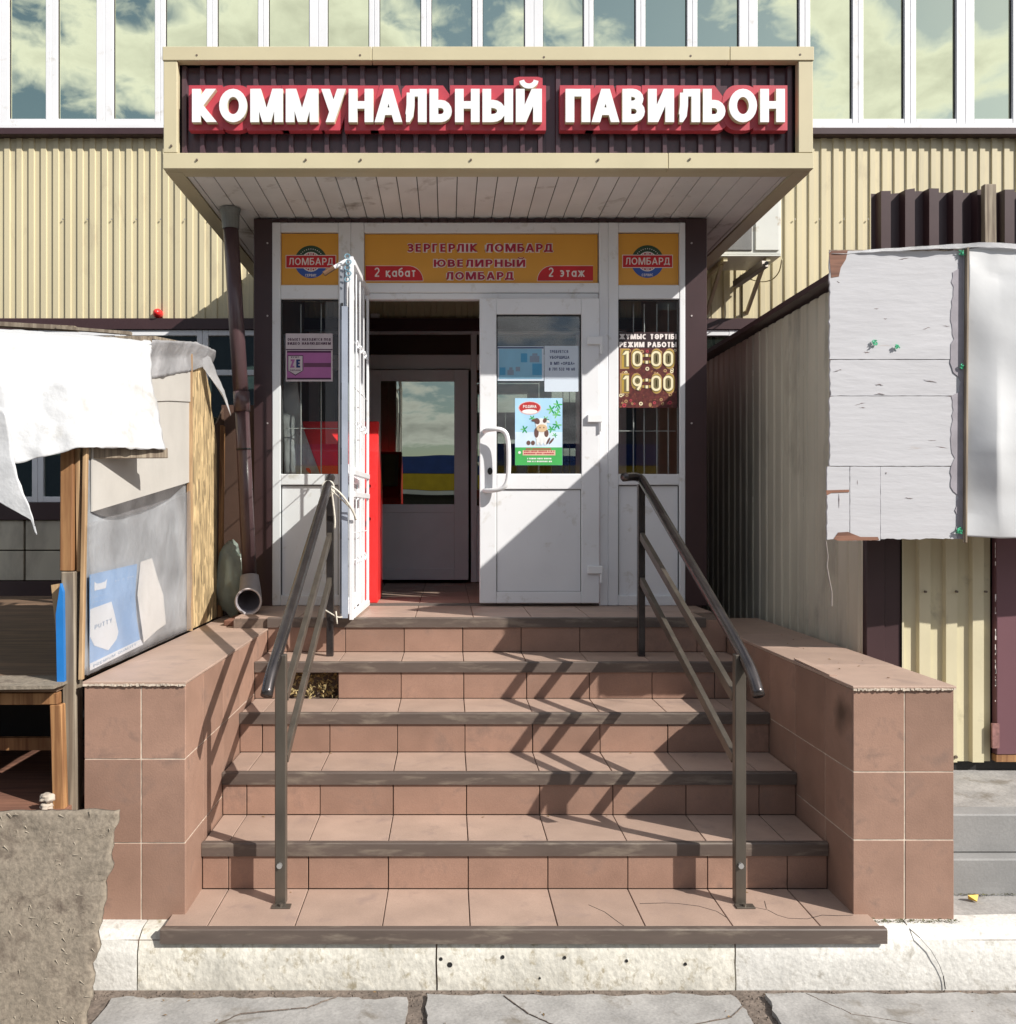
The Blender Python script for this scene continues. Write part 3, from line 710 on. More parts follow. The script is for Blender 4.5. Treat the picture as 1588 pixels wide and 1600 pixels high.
# backing walls
g = G(); g.box(-7, 9, YW + .06, YW + .2, 3.64, 7.6); g.box(-7, -1.22, YW + .06, YW + .2, 0, 3.64); g.box(1.63, 9, YW + .06, YW + .2, 0, 3.64)
g.obj('wall', mat('inner_wall_board', (.2, .18, .15, 1), .9), bl)
g = G(); g.box(-7, 9, YW + .2, YW + 6, 7.5, 7.6); g.box(-7.1, -7, YW, YW + 6, 0, 7.6); g.box(9, 9.1, YW, YW + 6, 0, 7.6); g.box(-7, 9, YW + 6, YW + 6.1, 0, 7.6)
g.obj('shell', GRS, bl)
fw = lambda u, d, z: (u, YW + .03 - d, z)
P = .0982
k = -7.0
while k < 9:
    corr('siding_sheet', k, min(9, k + 11 * P - .001), 3.318, 4.775, fw, P, .013, YEL, bl, crown=.42, slope=.05, phase=.01); k += 11 * P
# screws on the siding
g = G()
for i in range(-33, 44):
    for zz_ in (4.12,):
        if i % 2 == 0: g.tube([(i * P * 1.0 + .045, YW + .018, zz_), (i * P + .045, YW + .010, zz_)], .006, 6)
tag(g.obj('screw_heads', mat('screw', (.35, .33, .3, 1), .5), bl), None, None, None, 'stuff')
box('flashing', (-7, 9, YW - .055, YW + .055, 4.776, 4.83), BRN, bl, bevel=.004)
box('window_sill_rail', (-7, 9, YW - .03, YW + .055, 4.832, 4.872), WPVC, bl, bevel=.004)
box('flashing', (-7, 9, YW - .025, YW + .055, 3.226, 3.316), BRN, bl, bevel=.003)
ups = [(-80, -10), (15, 73), (91, 152), (178, 243), (259, 324), (340, 404), (420, 484), (512, 577), (593, 658), (674, 738), (754, 820), (848, 912), (927, 993), (1008, 1073), (1089, 1154), (1183, 1248), (1265, 1331), (1348, 1412), (1430, 1493), (1521, 1581), (1598, 1660), (1680, 1745)]
def ext(lst, lo, hi):
    L = [( (a - CX) * YW / F, (b - CX) * YW / F) for a, b in lst]
    while L[0][0] > lo: L.insert(0, (L[0][0] - .42, L[0][0] - .09))
    while L[-1][1] < hi: L.append((L[-1][1] + .09, L[-1][1] + .42))
    return L
L = ext(ups, -6.6, 8.6)
for i, (a, b) in enumerate(L):
    l_ = (L[i - 1][1] + a) / 2 if i else a - .05
    r_ = (L[i + 1][0] + b) / 2 if i < len(L) - 1 else b + .05
    z0, z1, zb_, zt_ = 4.874, 6.95, 4.915, 6.9
    g = G(); g.box(l_ + .001, a, YW - .02, YW + .05, z0, z1); g.box(b, r_ - .001, YW - .02, YW + .05, z0, z1); g.box(a + .0005, b - .0005, YW - .018, YW + .05, z0, zb_); g.box(a + .0005, b - .0005, YW - .018, YW + .05, zt_, z1)
    fr = g.obj('window', WPVC, bl, bevel=.003)
    G().box(a + .0004, b - .0004, YW + .012, YW + .02, zb_ + .0004, zt_ - .0004).obj('pane', MIR, fr)
    gq = G(); 
    for q in ((a + .001, a + .006), (b - .006, b - .001)): gq.box(q[0], q[1], YW + .004, YW + .0115, zb_ + .001, zt_ - .001)
    gq.obj('gasket', GASK, fr)
k = -7.0
while k < 9: corr('siding_sheet', k, min(9, k + 11 * P - .001), 6.95, 7.5, fw, P, .013, YEL, bl, crown=.42, slope=.05, phase=.01); k += 11 * P
# lower windows
def lowwin(x0, x1):
    g = G(); z0, z1 = 1.842, 3.224; zt_ = 2.86; fwid = .045
    g.box(x0, x0 + fwid, YW - .01, YW + .05, z0, z1); g.box(x1 - fwid, x1, YW - .01, YW + .05, z0, z1)
    for z in (z0, zt_, z1 - fwid): g.box(x0 + fwid, x1 - fwid, YW - .009, YW + .05, z, z + fwid)
    fr = g.obj('window', WPVC, bl, bevel=.003)
    for za, zb_ in ((z0 + fwid, zt_), (zt_ + fwid, z1 - fwid)): G().box(x0 + fwid - .0005, x1 - fwid + .0005, YW + .015, YW + .022, za, zb_).obj('pane', MIRL, fr)
x = -6.6
while x < -1.6: lowwin(x, min(x + .66, -1.23)); x += .662
x = 1.64
while x < 8.6: lowwin(x, x + .66); x += .662
for a, b in ((-7, -1.22), (1.63, 9)):
    box('flashing', (a, b, YW - .02, YW + .055, 1.70, 1.84), BRN, bl, bevel=.003)
    box('base_wall', (a, b, YW - .005, YW + .055, 0, 1.21), BRN, bl)
    x = a
    while x < b:
        x2 = min(b, x + 1.2); box('wall_panel', (x + .008, x2 - .008, YW + .0, YW + .055, 1.215, 1.45), GRS, bl, bevel=.003); box('wall_panel', (x + .008, x2 - .008, YW + .0, YW + .055, 1.46, 1.697), GRS, bl, bevel=.003); x = x2

# =================================================================== CANOPY
ca = T('entrance_canopy', 'boxy entrance canopy with cream trim and dark corrugated sign face', 'canopy', (.2, 5, 3.6))
A0, A1, YC, ZB, ZT = -1.529, 1.962, 4.94, 3.605, 4.258
def piece(x0, x1, z0, z1, y0=YC, y1=YC + .05): return box('trim_strip', (x0, x1, y0, y1, z0, z1), YELT, ca, bevel=.003)
zl1 = 3.690; zu0 = 4.183
for a, b in ((A0, X_(1044, YC)), (X_(1044, YC) + .002, A1)): piece(a, b, ZB, zl1)
for a, b in ((A0, X_(581, YC)), (X_(581, YC) + .002, X_(1140, YC)), (X_(1140, YC) + .002, A1)): piece(a, b, zu0, ZT, YC - .006)
piece(A0 + .004, X_(277, YC), zl1 + .001, zu0 - .001); piece(X_(1248, YC), A1 - .004, zl1 + .001, zu0 - .001)
# underside flanges
box('trim_strip', (A0 + .09, A1 - .09, YC + .051, YC + .12, ZB, ZB + .012), YELT, ca)
for a, b in ((A0, A0 + .089), (A1 - .089, A1)):
    box('trim_strip', (a, b, YC + .051, YW + .005, ZB - .001, ZB + .011), YELT, ca)
    xx = a if a < 0 else b
    s = 1 if a < 0 else -1
    G().prism([(YC + .051, ZB + .012), (YW, ZB + .012), (YW, 3.74), (YC + .051, ZT - .012)], lambda p, q, d: (d, p, q), xx + s * .001, xx + s * .03).obj('side_panel', YELT, ca)
G().prism([(YC + .052, ZT - .03), (YC + .052, ZT - .01), (YW, 3.76), (YW, 3.74)], lambda p, q, d: (d, p, q), A0 + .035, A1 - .035).obj('roof_sheet', BRN, ca)
# soffit planks
x = A0 + .09; pw = .112; first = .03
xs = [A0 + .09, A0 + .125]
while xs[-1] < A1 - .09 - pw: xs.append(xs[-1] + pw)
xs.append(A1 - .09)
for a, b in zip(xs, xs[1:]):
    box('soffit_plank', (a + .0025, b - .0025, YC + .121, YW + .0, ZB + .006 + R(0, .001), ZB + .016), SOF, ca, bevel=.002)
box('soffit_backing', (A0 + .09, A1 - .09, YC + .121, YW, ZB + .0175, ZB + .025), BLK, ca)
# sign face
fs = lambda u, d, z: (u, YC + .075 - d, z)
xm = X_(855, YC)
PS = .0965
corr('sign_sheet', X_(277, YC), xm, zl1 + .002, zu0 - .002, fs, PS, .022, BRND, ca, crown=.24, slope=.04, phase=X_(288, YC))
corr('sign_sheet', xm + .001, X_(1248, YC), zl1 + .002, zu0 - .002, fs, PS, .022, BRND, ca, crown=.24, slope=.04, phase=X_(288, YC))
box('sign_backing', (A0 + .04, A1 - .04, YC + .082, YC + .1, ZB + .03, ZT - .03), BLK, ca)
# screws in the trim
g = G()
for px, py in ((308, 250), (478, 250), (564, 250), (736, 250), (935, 250), (1078, 249), (308, 87), (563, 87), (850, 90), (1079, 88), (1250, 86), (268, 228)):
    p = W(px, py, YC); g.tube([(p.x, YC - .0075, p.z), (p.x, YC + .01, p.z)], .006, 8)
tag(g.obj('screw_heads', mat('rusty_screw', (.12, .09, .07, 1), .6), ca), None, None, None, 'stuff')

# ---- sign letters
def sign_word(s, px0, px1, root, idx):
    Ys = YC - .028
    h = (191 - 139) * Ys / F; t = .262 * h; gap = .085 * h
    lay, tot = layout(s, h, t, gap); x0 = X_(px0, Ys); sx = (X_(px1, Ys) - x0) / tot; zb_ = Z_(190.5, Ys)
    for i, (ch, x, wd, p) in enumerate(lay):
        if ch == ' ': continue
        # red backing shaped round the letter, pushed down and to the left like the photo's deep shadow board
        pts = [((x + a) * sx, b) for quads in p for q in quads for a, b in q]
        main = [q for q in pts if q[1] <= h * 1.02]; brev = [q for q in pts if q[1] > h * 1.02]
        def hull_board(P_, name, stg):
            ex = .030; cl = []
            for a, b in P_:
                for da, db in ((-ex + .004, -ex), (ex * .85, -ex), (ex * .85, ex + .004), (-ex + .004, ex + .004)): cl.append((a + da, b + db))
            cl = sorted(set((round(a, 5), round(b, 5)) for a, b in cl))
            def half(c):
                r = []
                for q in c:
                    while len(r) > 1 and (r[-1][0] - r[-2][0]) * (q[1] - r[-2][1]) - (r[-1][1] - r[-2][1]) * (q[0] - r[-2][0]) <= 0: r.pop()
                    r.append(q)
                return r
            hl_ = half(cl)[:-1] + half(cl[::-1])[:-1]
            G().prism(hl_, lambda a, b, d: (x0 + a, d, zb_ + b), YC + .005 + stg, YC + .052 + stg).obj(name, REDB, root)
        hull_board(main, 'letter_backing', .0012 * (i % 3))
        if brev: hull_board(brev, 'letter_backing', .006)
        g = G(); add_glyph(g, p, x, lambda a, b, d: (x0 + a, YC + .0035 - d, zb_ + b), 0, .0265, sx); lt = g.obj('letter', LETS, root)
        g = G(); add_glyph(g, p, x, lambda a, b, d: (x0 + a, YC - .0235 - d, zb_ + b), 0, .004, sx); g.obj('letter_face', WHP, lt)
sg = T('fascia_sign', 'white raised letters КОММУНАЛЬНЫЙ ПАВИЛЬОН on red backing', 'sign', (.2, YC, 3.9))
sign_word('КОММУНАЛЬНЫЙ', 300, 847, sg, 0); sign_word('ПАВИЛЬОН', 884, 1227, sg, 1)

# =================================================================== ENTRANCE PARTITION
YF = 5.80; K = YF / F
fx = lambda px: (px - CX) * K
fz = lambda py: CZ + (800 - py) * K
box_t = T('vestibule_box', 'brown metal-clad vestibule box round the glazed entrance', 'vestibule', (.2, 6.5, ZL))
for a, b in ((-1.216, fx(427)), (fx(1069), 1.623)):
    box('corner_trim', (a, b, YF - .03, YF + .07, ZL - .0005, ZB - .002), BRN, box_t, bevel=.003)
    g = G()
    for py in (382, 495, 662):
        g.tube([(b - .03 if a < 0 else a + .04, YF - .034, fz(py)), (b - .03 if a < 0 else a + .04, YF - .028, fz(py))], .006, 6)
    tag(g.obj('screw_heads', mat('bright_screw', (.5, .45, .45, 1), .4), box_t), None, None, None, 'stuff')
box('wing_board', (-1.43, -1.2165, YF + .02, YF + .05, 1.12, 2.44), mat('brown_wing', (.085, .045, .032, 1), .6), box_t)
g = G().box(-1.216, -1.17, YF + .071, YW, ZL, ZB - .002); g.obj('side_wall', BRN, box_t)
g = G().box(1.577, 1.623, YF + .071, YW, .5, ZB - .002); g.obj('side_wall', BRN, box_t)
# wavy brown edging above the frame
g = G(); zt_ = ZB - .002
xx = fx(427)
corr('edging_strip', fx(427), fx(1069), fz(349.5), zt_, lambda u, d, z: (u, YF - .02 - d, z), .1, .012, BRN, box_t, crown=.4, slope=.1)
# interior lining
for nm, b in (('inner_wall', (-1.169, -1.15, YF + .08, 7.62, ZL + .001, 3.56)), ('inner_wall', (1.557, 1.576, YF + .08, 7.62, ZL + .001, 3.56)), ('inner_ceiling', (-1.169, 1.576, YF + .08, 7.62, 3.561, 3.59))):
    box(nm, b, INW, box_t)
# dark room behind
g = G(); g.box(-2.2, 2.6, 11, 11.1, 1.0, 3.6); g.box(-2.3, -2.2, 7.8, 11, 1, 3.6); g.box(2.6, 2.7, 7.8, 11, 1, 3.6); g.box(-2.2, 2.6, 7.75, 11, 3.6, 3.7); g.box(-2.2, 2.6, 7.75, 11, 1.0, ZL - .02)
g.obj('inner_room', INW, box_t)

en = T('entrance_partition', 'white PVC entrance partition with sidelights and double door', 'entrance', (.2, YF, ZL))
D0, D1 = YF - .035, YF + .035
def bar(x0, x1, z0, z1, d0=D0, d1=D1, name='frame_bar', p=en, m=WPVC, bv=.004): return box(name, (x0, x1, d0, d1, z0, z1), m, p, bevel=bv)
zt_, zb_ = fz(350), ZL + .001
XA, XB, XC_, XD, XE, XF_ = fx(427), fx(440), fx(530), fx(570), fx(935), fx(965)
XG, XH = fx(1060), fx(1069)
bar(XA, XB, zb_, zt_); bar(XG, XH, zb_, zt_)                               # outer posts
bar(XC_, fx(549), zb_, zt_); bar(fx(549) + .001, XD - .0005, zb_, zt_)      # left mullion pair
bar(XE + .0005, fx(949), zb_, zt_); bar(fx(949) + .001, XF_, zb_, zt_)      # right mullion pair
def hb(x0, x1, pa, pb, **k): bar(x0 + .0005, x1 - .0005, fz(pb), fz(pa), D0 + .002, D1 - .002, **k)
for a, b in ((XB, XC_), (XF_, XG)):
    hb(a, b, 350, 365); hb(a, b, 447, 469); hb(a, b, 741, 758)
    bar(a + .0005, b - .0005, zb_, fz(930), D0 + .002, D1 - .002)
    # bottom infill panel
    box('infill_panel', (a + .001, b - .001, YF - .012, YF + .012, fz(930) + .0005, fz(758) - .0005), WPVC, en)
    g = G()
    for q in ((a + .0015, a + .006, fz(929), fz(759)), (b - .006, b - .0015, fz(929), fz(759))): g.box(q[0], q[1], YF - .016, YF - .0125, q[2], q[3])
    g.box(a + .0065, b - .0065, YF - .016, YF - .0125, fz(758) - .006, fz(758) - .002); g.obj('gasket', GASK, en)
    box('pane', (a + .001, b - .001, YF - .006, YF + .002, fz(741) + .0005, fz(469) - .0005), GLS, en)
    g = G()
    for q in ((a + .001, a + .006, fz(740), fz(470)), (b - .006, b - .001, fz(740), fz(470))): g.box(q[0], q[1], YF - .018, YF - .0065, q[2], q[3])
    g.box(a + .0065, b - .0065, YF - .018, YF - .0065, fz(469) - .007, fz(469) - .001); g.obj('gasket', GASK, en)
hb(XD, XE, 350, 366); hb(XD, XE, 444, 459); bar(XD + .0005, XE - .0005, fz(469), fz(459) - .0005, D0 + .012, D1 - .002)
bar(XD + .0005, XE - .0005, fz(446.5), fz(444.5), D0 - .002, D0 + .001, bv=0)
# threshold
box('threshold', (XD, XE, YF - .03, YF + .03, ZL + .0005, ZL + .012), mat('worn_threshold', (.12, .1, .09, 1), .6), en)
# security bars behind the glass
BARW = mat('white_bar', (.5, .5, .5, 1), .5)
for x0, x1, vx, hz in ((XB, XC_, (468, 500), (668, 560)), (XF_, XG, (993, 1010, 1030, 1048), (672, 580))):
    for v in vx: G().tube([(fx(v), YF + .06, fz(750)), (fx(v), YF + .06, fz(472))], .004, 6).obj('security_bar', BARW, en)
    for h_ in hz: G().tube([(x0, YF + .068, fz(h_)), (x1, YF + .068, fz(h_))], .003, 6).obj('security_bar', BARW, en)

# right door leaf (closed)
d0, d1 = YF - .075, YF - .0355
dr = box('door', (0, .01, YF, YF + .01, ZL, ZL + .01), WPVC, en); bpy.data.objects.remove(dr)
DL, DR, DT, DB = fx(749), fx(934), fz(470), ZL + .02
g = G()
gx0, gx1 = fx(775), fx(906)
zt1, zg1, zp1, zp0 = fz(495), fz(741), fz(765), fz(923)
g.box(DL, gx0, d0, d1, DB, DT); g.box(gx1, DR, d0, d1, DB, DT)
for a, b in ((zt1, DT), (zp1, zg1), (DB, zp0)): g.box(gx0 + .0004, gx1 - .0004, d0 + .0005, d1, a, b)
door = g.obj('door', WPVC, en, bevel=.004); tag(door, 'closed right door leaf with posters on its glass')
box('pane', (gx0 + .0005, gx1 - .0005, d0 + .016, d0 + .024, zg1 + .0005, zt1 - .0005), GLS, door)
box('infill_panel', (gx0 + .0005, gx1 - .0005, d0 + .012, d1 - .01, zp0 + .0005, zp1 - .0005), WPVC, door)
g = G()
for a, b in ((zg1, zt1), (zp0, zp1)):
    w_ = .007 if a == zg1 else .004
    g.box(gx0 + .001, gx0 + w_, d0 + .009, d0 + .0115, a + .001, b - .001); g.box(gx1 - w_, gx1 - .001, d0 + .009, d0 + .0115, a + .001, b - .001)
    g.box(gx0 + w_ + .0003, gx1 - w_ - .0003, d0 + .009, d0 + .0115, b - w_, b - .001); g.box(gx0 + w_ + .0003, gx1 - w_ - .0003, d0 + .009, d0 + .0115, a + .001, a + w_ * .6)
g.obj('gasket', GASK, door)
# bow handle
hx = fx(756); zt2, zb2 = fz(676), fz(768)
pth = [(hx, d0, zt2), (hx + .015, d0 - .06, zt2 + .005), (hx + .07, d0 - .085, zt2 + .012), (hx + .125, d0 - .085, zt2 - .0), (hx + .145, d0 - .085, zt2 - .05), (hx + .148, d0 - .085, (zt2 + zb2) / 2), (hx + .145, d0 - .085, zb2 + .07), (hx + .12, d0 - .08, zb2 + .012), (hx + .05, d0 - .05, zb2 + .003), (hx, d0, zb2 + .003)]
pp = [Vector(p) for p in pth]
for _ in range(2):
    q = []
    for i in range(len(pp) - 1): q += [pp[i], (pp[i] + pp[i + 1]) / 2]
    q.append(pp[-1]); pp = [q[0]] + [(q[i - 1] + q[i] * 2 + q[i + 1]) / 4 for i in range(1, len(q) - 1)] + [q[-1]]
G().tube(pp, .0145, 12).obj('door_handle', WHP, door, smooth=True)
ov = arc(0, 0, .016, .022, 0, 345, 16)
G().prism([(fx(765) + a, fz(737) + b) for a, b in ov], lambda a, b, d: (a, d, b), d0 - .006, d0).obj('lock_cylinder', BLK, door)
for py in (536, 656, 889):
    G().box(fx(915), fx(938), d0 - .022, d0 - .0005, fz(py + 6), fz(py - 6)).obj('hinge', WHP, door, bevel=.003)
    G().tube([(fx(936), d0 - .012, fz(py + 20)), (fx(936), d0 - .012, fz(py + 6.2))], .009, 10).obj('hinge', WHP, door)

# left door leaf (open, square to the partition) + grille door
YN = 4.96
lx0, lx1 = X_(531, YN), X_(541, YN)
g = G(); y0_, y1_ = YN + .01, YF - .085
ltop, lbot = fz(470), ZL + .02
g.box(lx0, lx1, y0_, y0_ + .085, lbot, ltop); g.box(lx0, lx1, y1_ - .085, y1_, lbot, ltop)
for a, b in ((lbot, lbot + .09), (1.93, 2.03), (ltop - .09, ltop)): g.box(lx0 + .0005, lx1 - .0005, y0_ + .0855, y1_ - .0855, a, b)
ol = g.obj('door', WPVC, en, bevel=.004); tag(ol, 'left door leaf standing open towards the street')
box('pane', ((lx0 + lx1) / 2 - .004, (lx0 + lx1) / 2 + .004, y0_ + .0855, y1_ - .0855, 2.031, ltop - .0905), GLS, ol)
box('infill_panel', (lx0 + .008, lx1 - .008, y0_ + .0855, y1_ - .0855, lbot + .0905, 1.929), mat('shade_toned_pvc', (.42, .46, .47, 1), .4), ol)  # shade and greenish glass tone behind the grille bars, put into the panel colour
box('gasket', (lx0 - .0, lx1 - .006, y0_ - .006, y0_ - .0005, lbot + .02, ltop - .02), mat('grey_seal', (.25, .27, .31, 1), .5), ol)
g = G(); 
for z in (2.37, 1.62, 2.02, 2.8): g.box(lx0 + .006, lx0 + .018, y0_ - .010, y0_ - .0065, z, z + .09)
g.obj('lock_plate', BLK, ol)
gp = T('grille_door', 'white welded grille door standing open beside the left door leaf', 'grille door', (X_(560, 5), 5.3, ZL))
gx_ = X_(549.5, YN); gh0, gh1 = ZL + .008, Z_(402, YN)
def gbeam(a, b, wd=.03, dp=.03, nm='frame_tube'): return G().beam(a, b, wd, dp).obj(nm, WPVC, gp, bevel=.002)
hy = YF - .10
gx2 = fx(577)
def gp_(f, z): return Vector((gx_ + (gx2 - gx_) * f, YN + (hy - YN) * f, z))
gbeam(gp_(0, gh0), gp_(0, gh1), .022, .04); gbeam(gp_(1, gh0), gp_(1, gh1 - .0), .014, .04)
for z in (gh0 + .02, gh1 - .02, 1.98, 1.86): gbeam(gp_(.035, z), gp_(.975, z), .03, .03)
for f in (.26, .48, .72):
    gbeam(gp_(f, gh0 + .036), gp_(f, 1.844), .007, .014, 'grille_bar'); gbeam(gp_(f, 1.996), gp_(f, gh1 - .036), .007, .014, 'grille_bar')
for z in (1.5, 1.65, 2.25, 2.45, 2.7): gbeam(gp_(.035, z), gp_(.975, z), .005, .006, 'grille_bar')
for f in (.26, .48, .72):
    for z in (1.5, 2.25, 2.7):
        c = gp_(f, z); G().tube([c + Vector((.006, 0, -.02)), c + Vector((.012, .02, 0)), c + Vector((.006, 0, .02))], .006, 6).obj('grille_boss', WPVC, gp)
# closer arm sticking out left at the top
G().tube([W(545, 405, YN + .02), W(522, 418, YN + .0)], .011, 8).obj('bolt_arm', WHP, gp); G().tube([W(522, 418, YN), W(506, 428, YN - .01)], .014, 8).obj('bolt_tip', mat('brown_rubber', (.12, .06, .03, 1), .6), gp)
gb = G()
for i in range(5):
    y_ = 401 + i * 9; c = W(543 + (i % 2) * 2, y_, YN - .03); gb.tube([c + Vector((cos(a / 8 * 6.28) * .014, -.002 * a, sin(a / 8 * 6.28) * .014)) for a in range(9)], .003, 5, caps=False)
gb.obj('wire_knot', mat('blue_wire', (.15, .32, .42, 1), .5), gp)
g = G(); g.box(X_(535, YN), X_(544, YN), YN - .028, YN + .005, Z_(480, YN), Z_(965, YN)); g.obj('backing_strip', mat('blue_grey_strip', (.33, .37, .45, 1), .5), gp)

# =================================================================== PANEL SIGNS
YP = YF - .014
def panel(name, label, x0, x1, pa, pb, m, cat='sign', Y=YP, group=None):
    t = T(name, label, cat, ((x0 + x1) / 2, Y, fz(pb)), group)
    box('panel', (x0, x1, Y, Y + .008, fz(pb), fz(pa)), m, t); return t
def disc(cx, cz, r0, r1, a0, a1, n=28):
    o_ = arc(cx, cz, r1, r1, a0, a1, n); i_ = arc(cx, cz, r0, r0, a0, a1, n) if r0 else None
    return o_, i_
def ring(cx, cz, r0, r1, a0, a1, Y, d, m, parent, name):
    o_ = arc(cx, cz, r1, r1, a0, a1, 24)
    g = G()
    if r0:
        i_ = arc(cx, cz, r0, r0, a0, a1, 24)
        for k in range(24): g.prism([o_[k], o_[k + 1], i_[k + 1], i_[k]], lambda a, b, dd: (a, Y - dd, b), 0, d)
    else: g.prism(o_, lambda a, b, dd: (a, Y - dd, b), 0, d)
    return g.obj(name, m, parent)
def logo(parent, cpx, cpy, Y):
    k = Y / F; cx = (cpx - CX) * k; cz = CZ + (800 - cpy) * k; u = k
    ring(cx, cz, 0, 25.5 * u, 12, 168, Y, .0004, GRNP, parent, 'green_arc'); ring(cx, cz, 0, 25.5 * u, 192, 348, Y, .0004, BLUP, parent, 'blue_arc')
    ring(cx, cz, 0, 15.5 * u, 0, 360, Y, .0008, PINKW, parent, 'white_ring'); ring(cx, cz, 0, 14 * u, 0, 360, Y, .0012, MARN, parent, 'red_disc')
    box('pale_band', (cx - 39.5 * u, cx + 39.5 * u, Y - .0014, Y - .0001, cz - 10 * u, cz + 10.5 * u), PINKW, parent)
    box('red_band', (cx - 38.5 * u, cx + 38.5 * u, Y - .0018, Y - .0015, cz - 9 * u, cz + 9.5 * u), REDP, parent)
    word('ЛОМБАРД', cx - 35 * u, cx + 35 * u, cz - 5 * u, 11 * u, PINKW, parent, Y=Y - .0019, t=.16)
    for s in (1, -1):
        for dx in (-4, 4): ring(cx + dx * u, cz + s * 12 * u, 1.6 * u, 2.8 * u, 0, 360, Y - .0013, .0005, PINKW, parent, 'ornament')
        G().box(cx - .5 * u, cx + .5 * u, Y - .0018, Y - .0013, cz + s * 12 * u - 3 * u, cz + s * 12 * u + 3 * u).obj('ornament', PINKW, parent)
        for dx in (-9, 9): G().box(cx + (dx - 1) * u, cx + (dx + 1) * u, Y - .0018, Y - .0013, cz + s * 10.4 * u, cz + s * 11.6 * u).obj('ornament', PINKW, parent)
    g = G(); N = 13
    for i in range(N):
        a = radians(150 - i * 120 / (N - 1)); r = 20 * u; c = Vector((cx + cos(a) * r, 0, cz + sin(a) * r))
        g.beam((c.x - sin(a) * -.6 * u, Y - .0006, c.z - cos(a) * .6 * u), (c.x + sin(a) * -.6 * u + .0001, Y - .0006, c.z + cos(a) * .6 * u + .0001), .002 * u / u * .9, .9 * u * 1.5)
    tag(g.obj('lettering', PINKW, parent))
    word('СЕРВИС', cx - 9 * u, cx + 9 * u, cz - 23 * u, 4 * u, PINKW, parent, Y=Y - .0005, t=.2)
lp = panel('logo_sign', 'orange square pawnshop sign ЛОМБАРД above the left sidelight', XB + .002, XC_ - .002, 366, 446, ORG, group='orange pawnshop signs'); logo(lp, 486, 409, YP)
rp_ = panel('logo_sign', 'orange square pawnshop sign ЛОМБАРД above the right sidelight', XF_ + .002, XG - .002, 366, 446, ORG, group='orange pawnshop signs'); logo(rp_, 1012, 408.5, YP)
cp = panel('pawnshop_banner', 'long orange banner ЗЕРГЕРЛІК ЛОМБАРД over the double door', XD + .002, XE - .006, 367, 443, ORG)
def outl(s, a, b, base, hh, t=.22):
    k = YP / F; X0 = (a - CX) * k; X1 = (b - CX) * k; z = CZ + (800 - base) * k
    o = word(s, X0 - .0045, X1 + .0045, z - .0045, hh * k + .009, PINKW, cp, Y=YP - .0001, t=t + .16, gap=.06, thick=.0004)
    word(s, X0, X1, z, hh * k, MARN, cp, Y=YP - .0014, t=t, gap=.17)
outl('ЗЕРГЕРЛІК ЛОМБАРД', 636, 864, 393.5, 12.5); outl('ЮВЕЛИРНЫЙ', 678, 821, 417, 11.5); outl('ЛОМБАРД', 696, 803, 437, 12)
k_ = YP / F
for a, b, s, side in ((571.5, 661, '2 қабат', 1), (840, 927, '2 этаж', -1)):
    x0, x1 = (a - CX) * k_, (b - CX) * k_; z0, z1 = Z_(438.5, YP), Z_(415.5, YP); r = z1 - z0
    for ex, m_, dd in ((.003, PINKW, .0004), (0, REDP, .0009)):
        if side > 0: poly = [(x0, z0 - ex), (x1 + ex, z0 - ex)] + arc(x1 - r, z0, r + ex, r + ex, 0, 90, 10) + [(x0, z1 + ex)]
        else: poly = [(x1, z0 - ex), (x1, z1 + ex)] + arc(x0 + r, z0, r + ex, r + ex, 90, 180, 10) + [(x0 - ex, z0 - ex)]
        G().prism(poly, lambda p, q, d: (p, YP - d, q), .0001, dd).obj('red_tab', m_, cp)
    tx0, tx1 = (585, 650) if side > 0 else (857, 914)
    word(s, (tx0 - CX) * k_, (tx1 - CX) * k_, Z_(432.5, YP), 14.5 * k_, PINKW, cp, Y=YP - .001, t=.16, gap=.15)

# CCTV notice on left sidelight
YG = YF - .0085
def pbox(name, a, b, c, d, m, parent, Y, dd=.0004): return box(name, ((a - CX) * Y / F, (b - CX) * Y / F, Y - dd, Y, Z_(d, Y), Z_(c, Y)), m, parent)
def sheet(name, label, cat, a, b, c, d, m, Y, group=None):
    t = T(name, label, cat, ((a + b) / 2 * Y / F - CX * Y / F, Y, Z_(d, Y)), group); pbox('sheet', a, b, c, d, m, t, Y, .0008); return t
PW = mat('pinkish_white', (.62, .54, .58, 1), .5); PUR = mat('mauve_print', (.42, .13, .36, 1), .5); DPUR = mat('dark_purple_print', (.06, .01, .05, 1), .5); NAVY = mat('navy_print', (.01, .03, .14, 1), .5)
cc = sheet('notice', 'white and mauve video-surveillance notice with ZE shield on the left sidelight', 'notice', 446.5, 520, 521, 596, PW, YG)
y1 = YG - .0009
word('ОБЪЕКТ НАХОДИТСЯ ПОД', X_(449.5, y1), X_(517, y1), Z_(532.3, y1), 4 * K, DPUR, cc, Y=y1, t=.26)
word('ВИДЕО НАБЛЮДЕНИЕМ', X_(449.5, y1), X_(517, y1), Z_(538.6, y1), 4 * K, DPUR, cc, Y=y1, t=.26)
pbox('stripe', 446.8, 519.7, 545.3, 547, DPUR, cc, y1); pbox('mauve_field', 448.5, 517.5, 548, 593, PUR, cc, y1)
y2 = y1 - .0005
pbox('stripe', 448.6, 517.4, 548.2, 551, DPUR, cc, y2); pbox('stripe', 448.6, 517.4, 590.2, 592.9, DPUR, cc, y2); pbox('stripe', 475, 517.4, 567, 573.5, mat('plum', (.14, .04, .1, 1), .5), cc, y2)
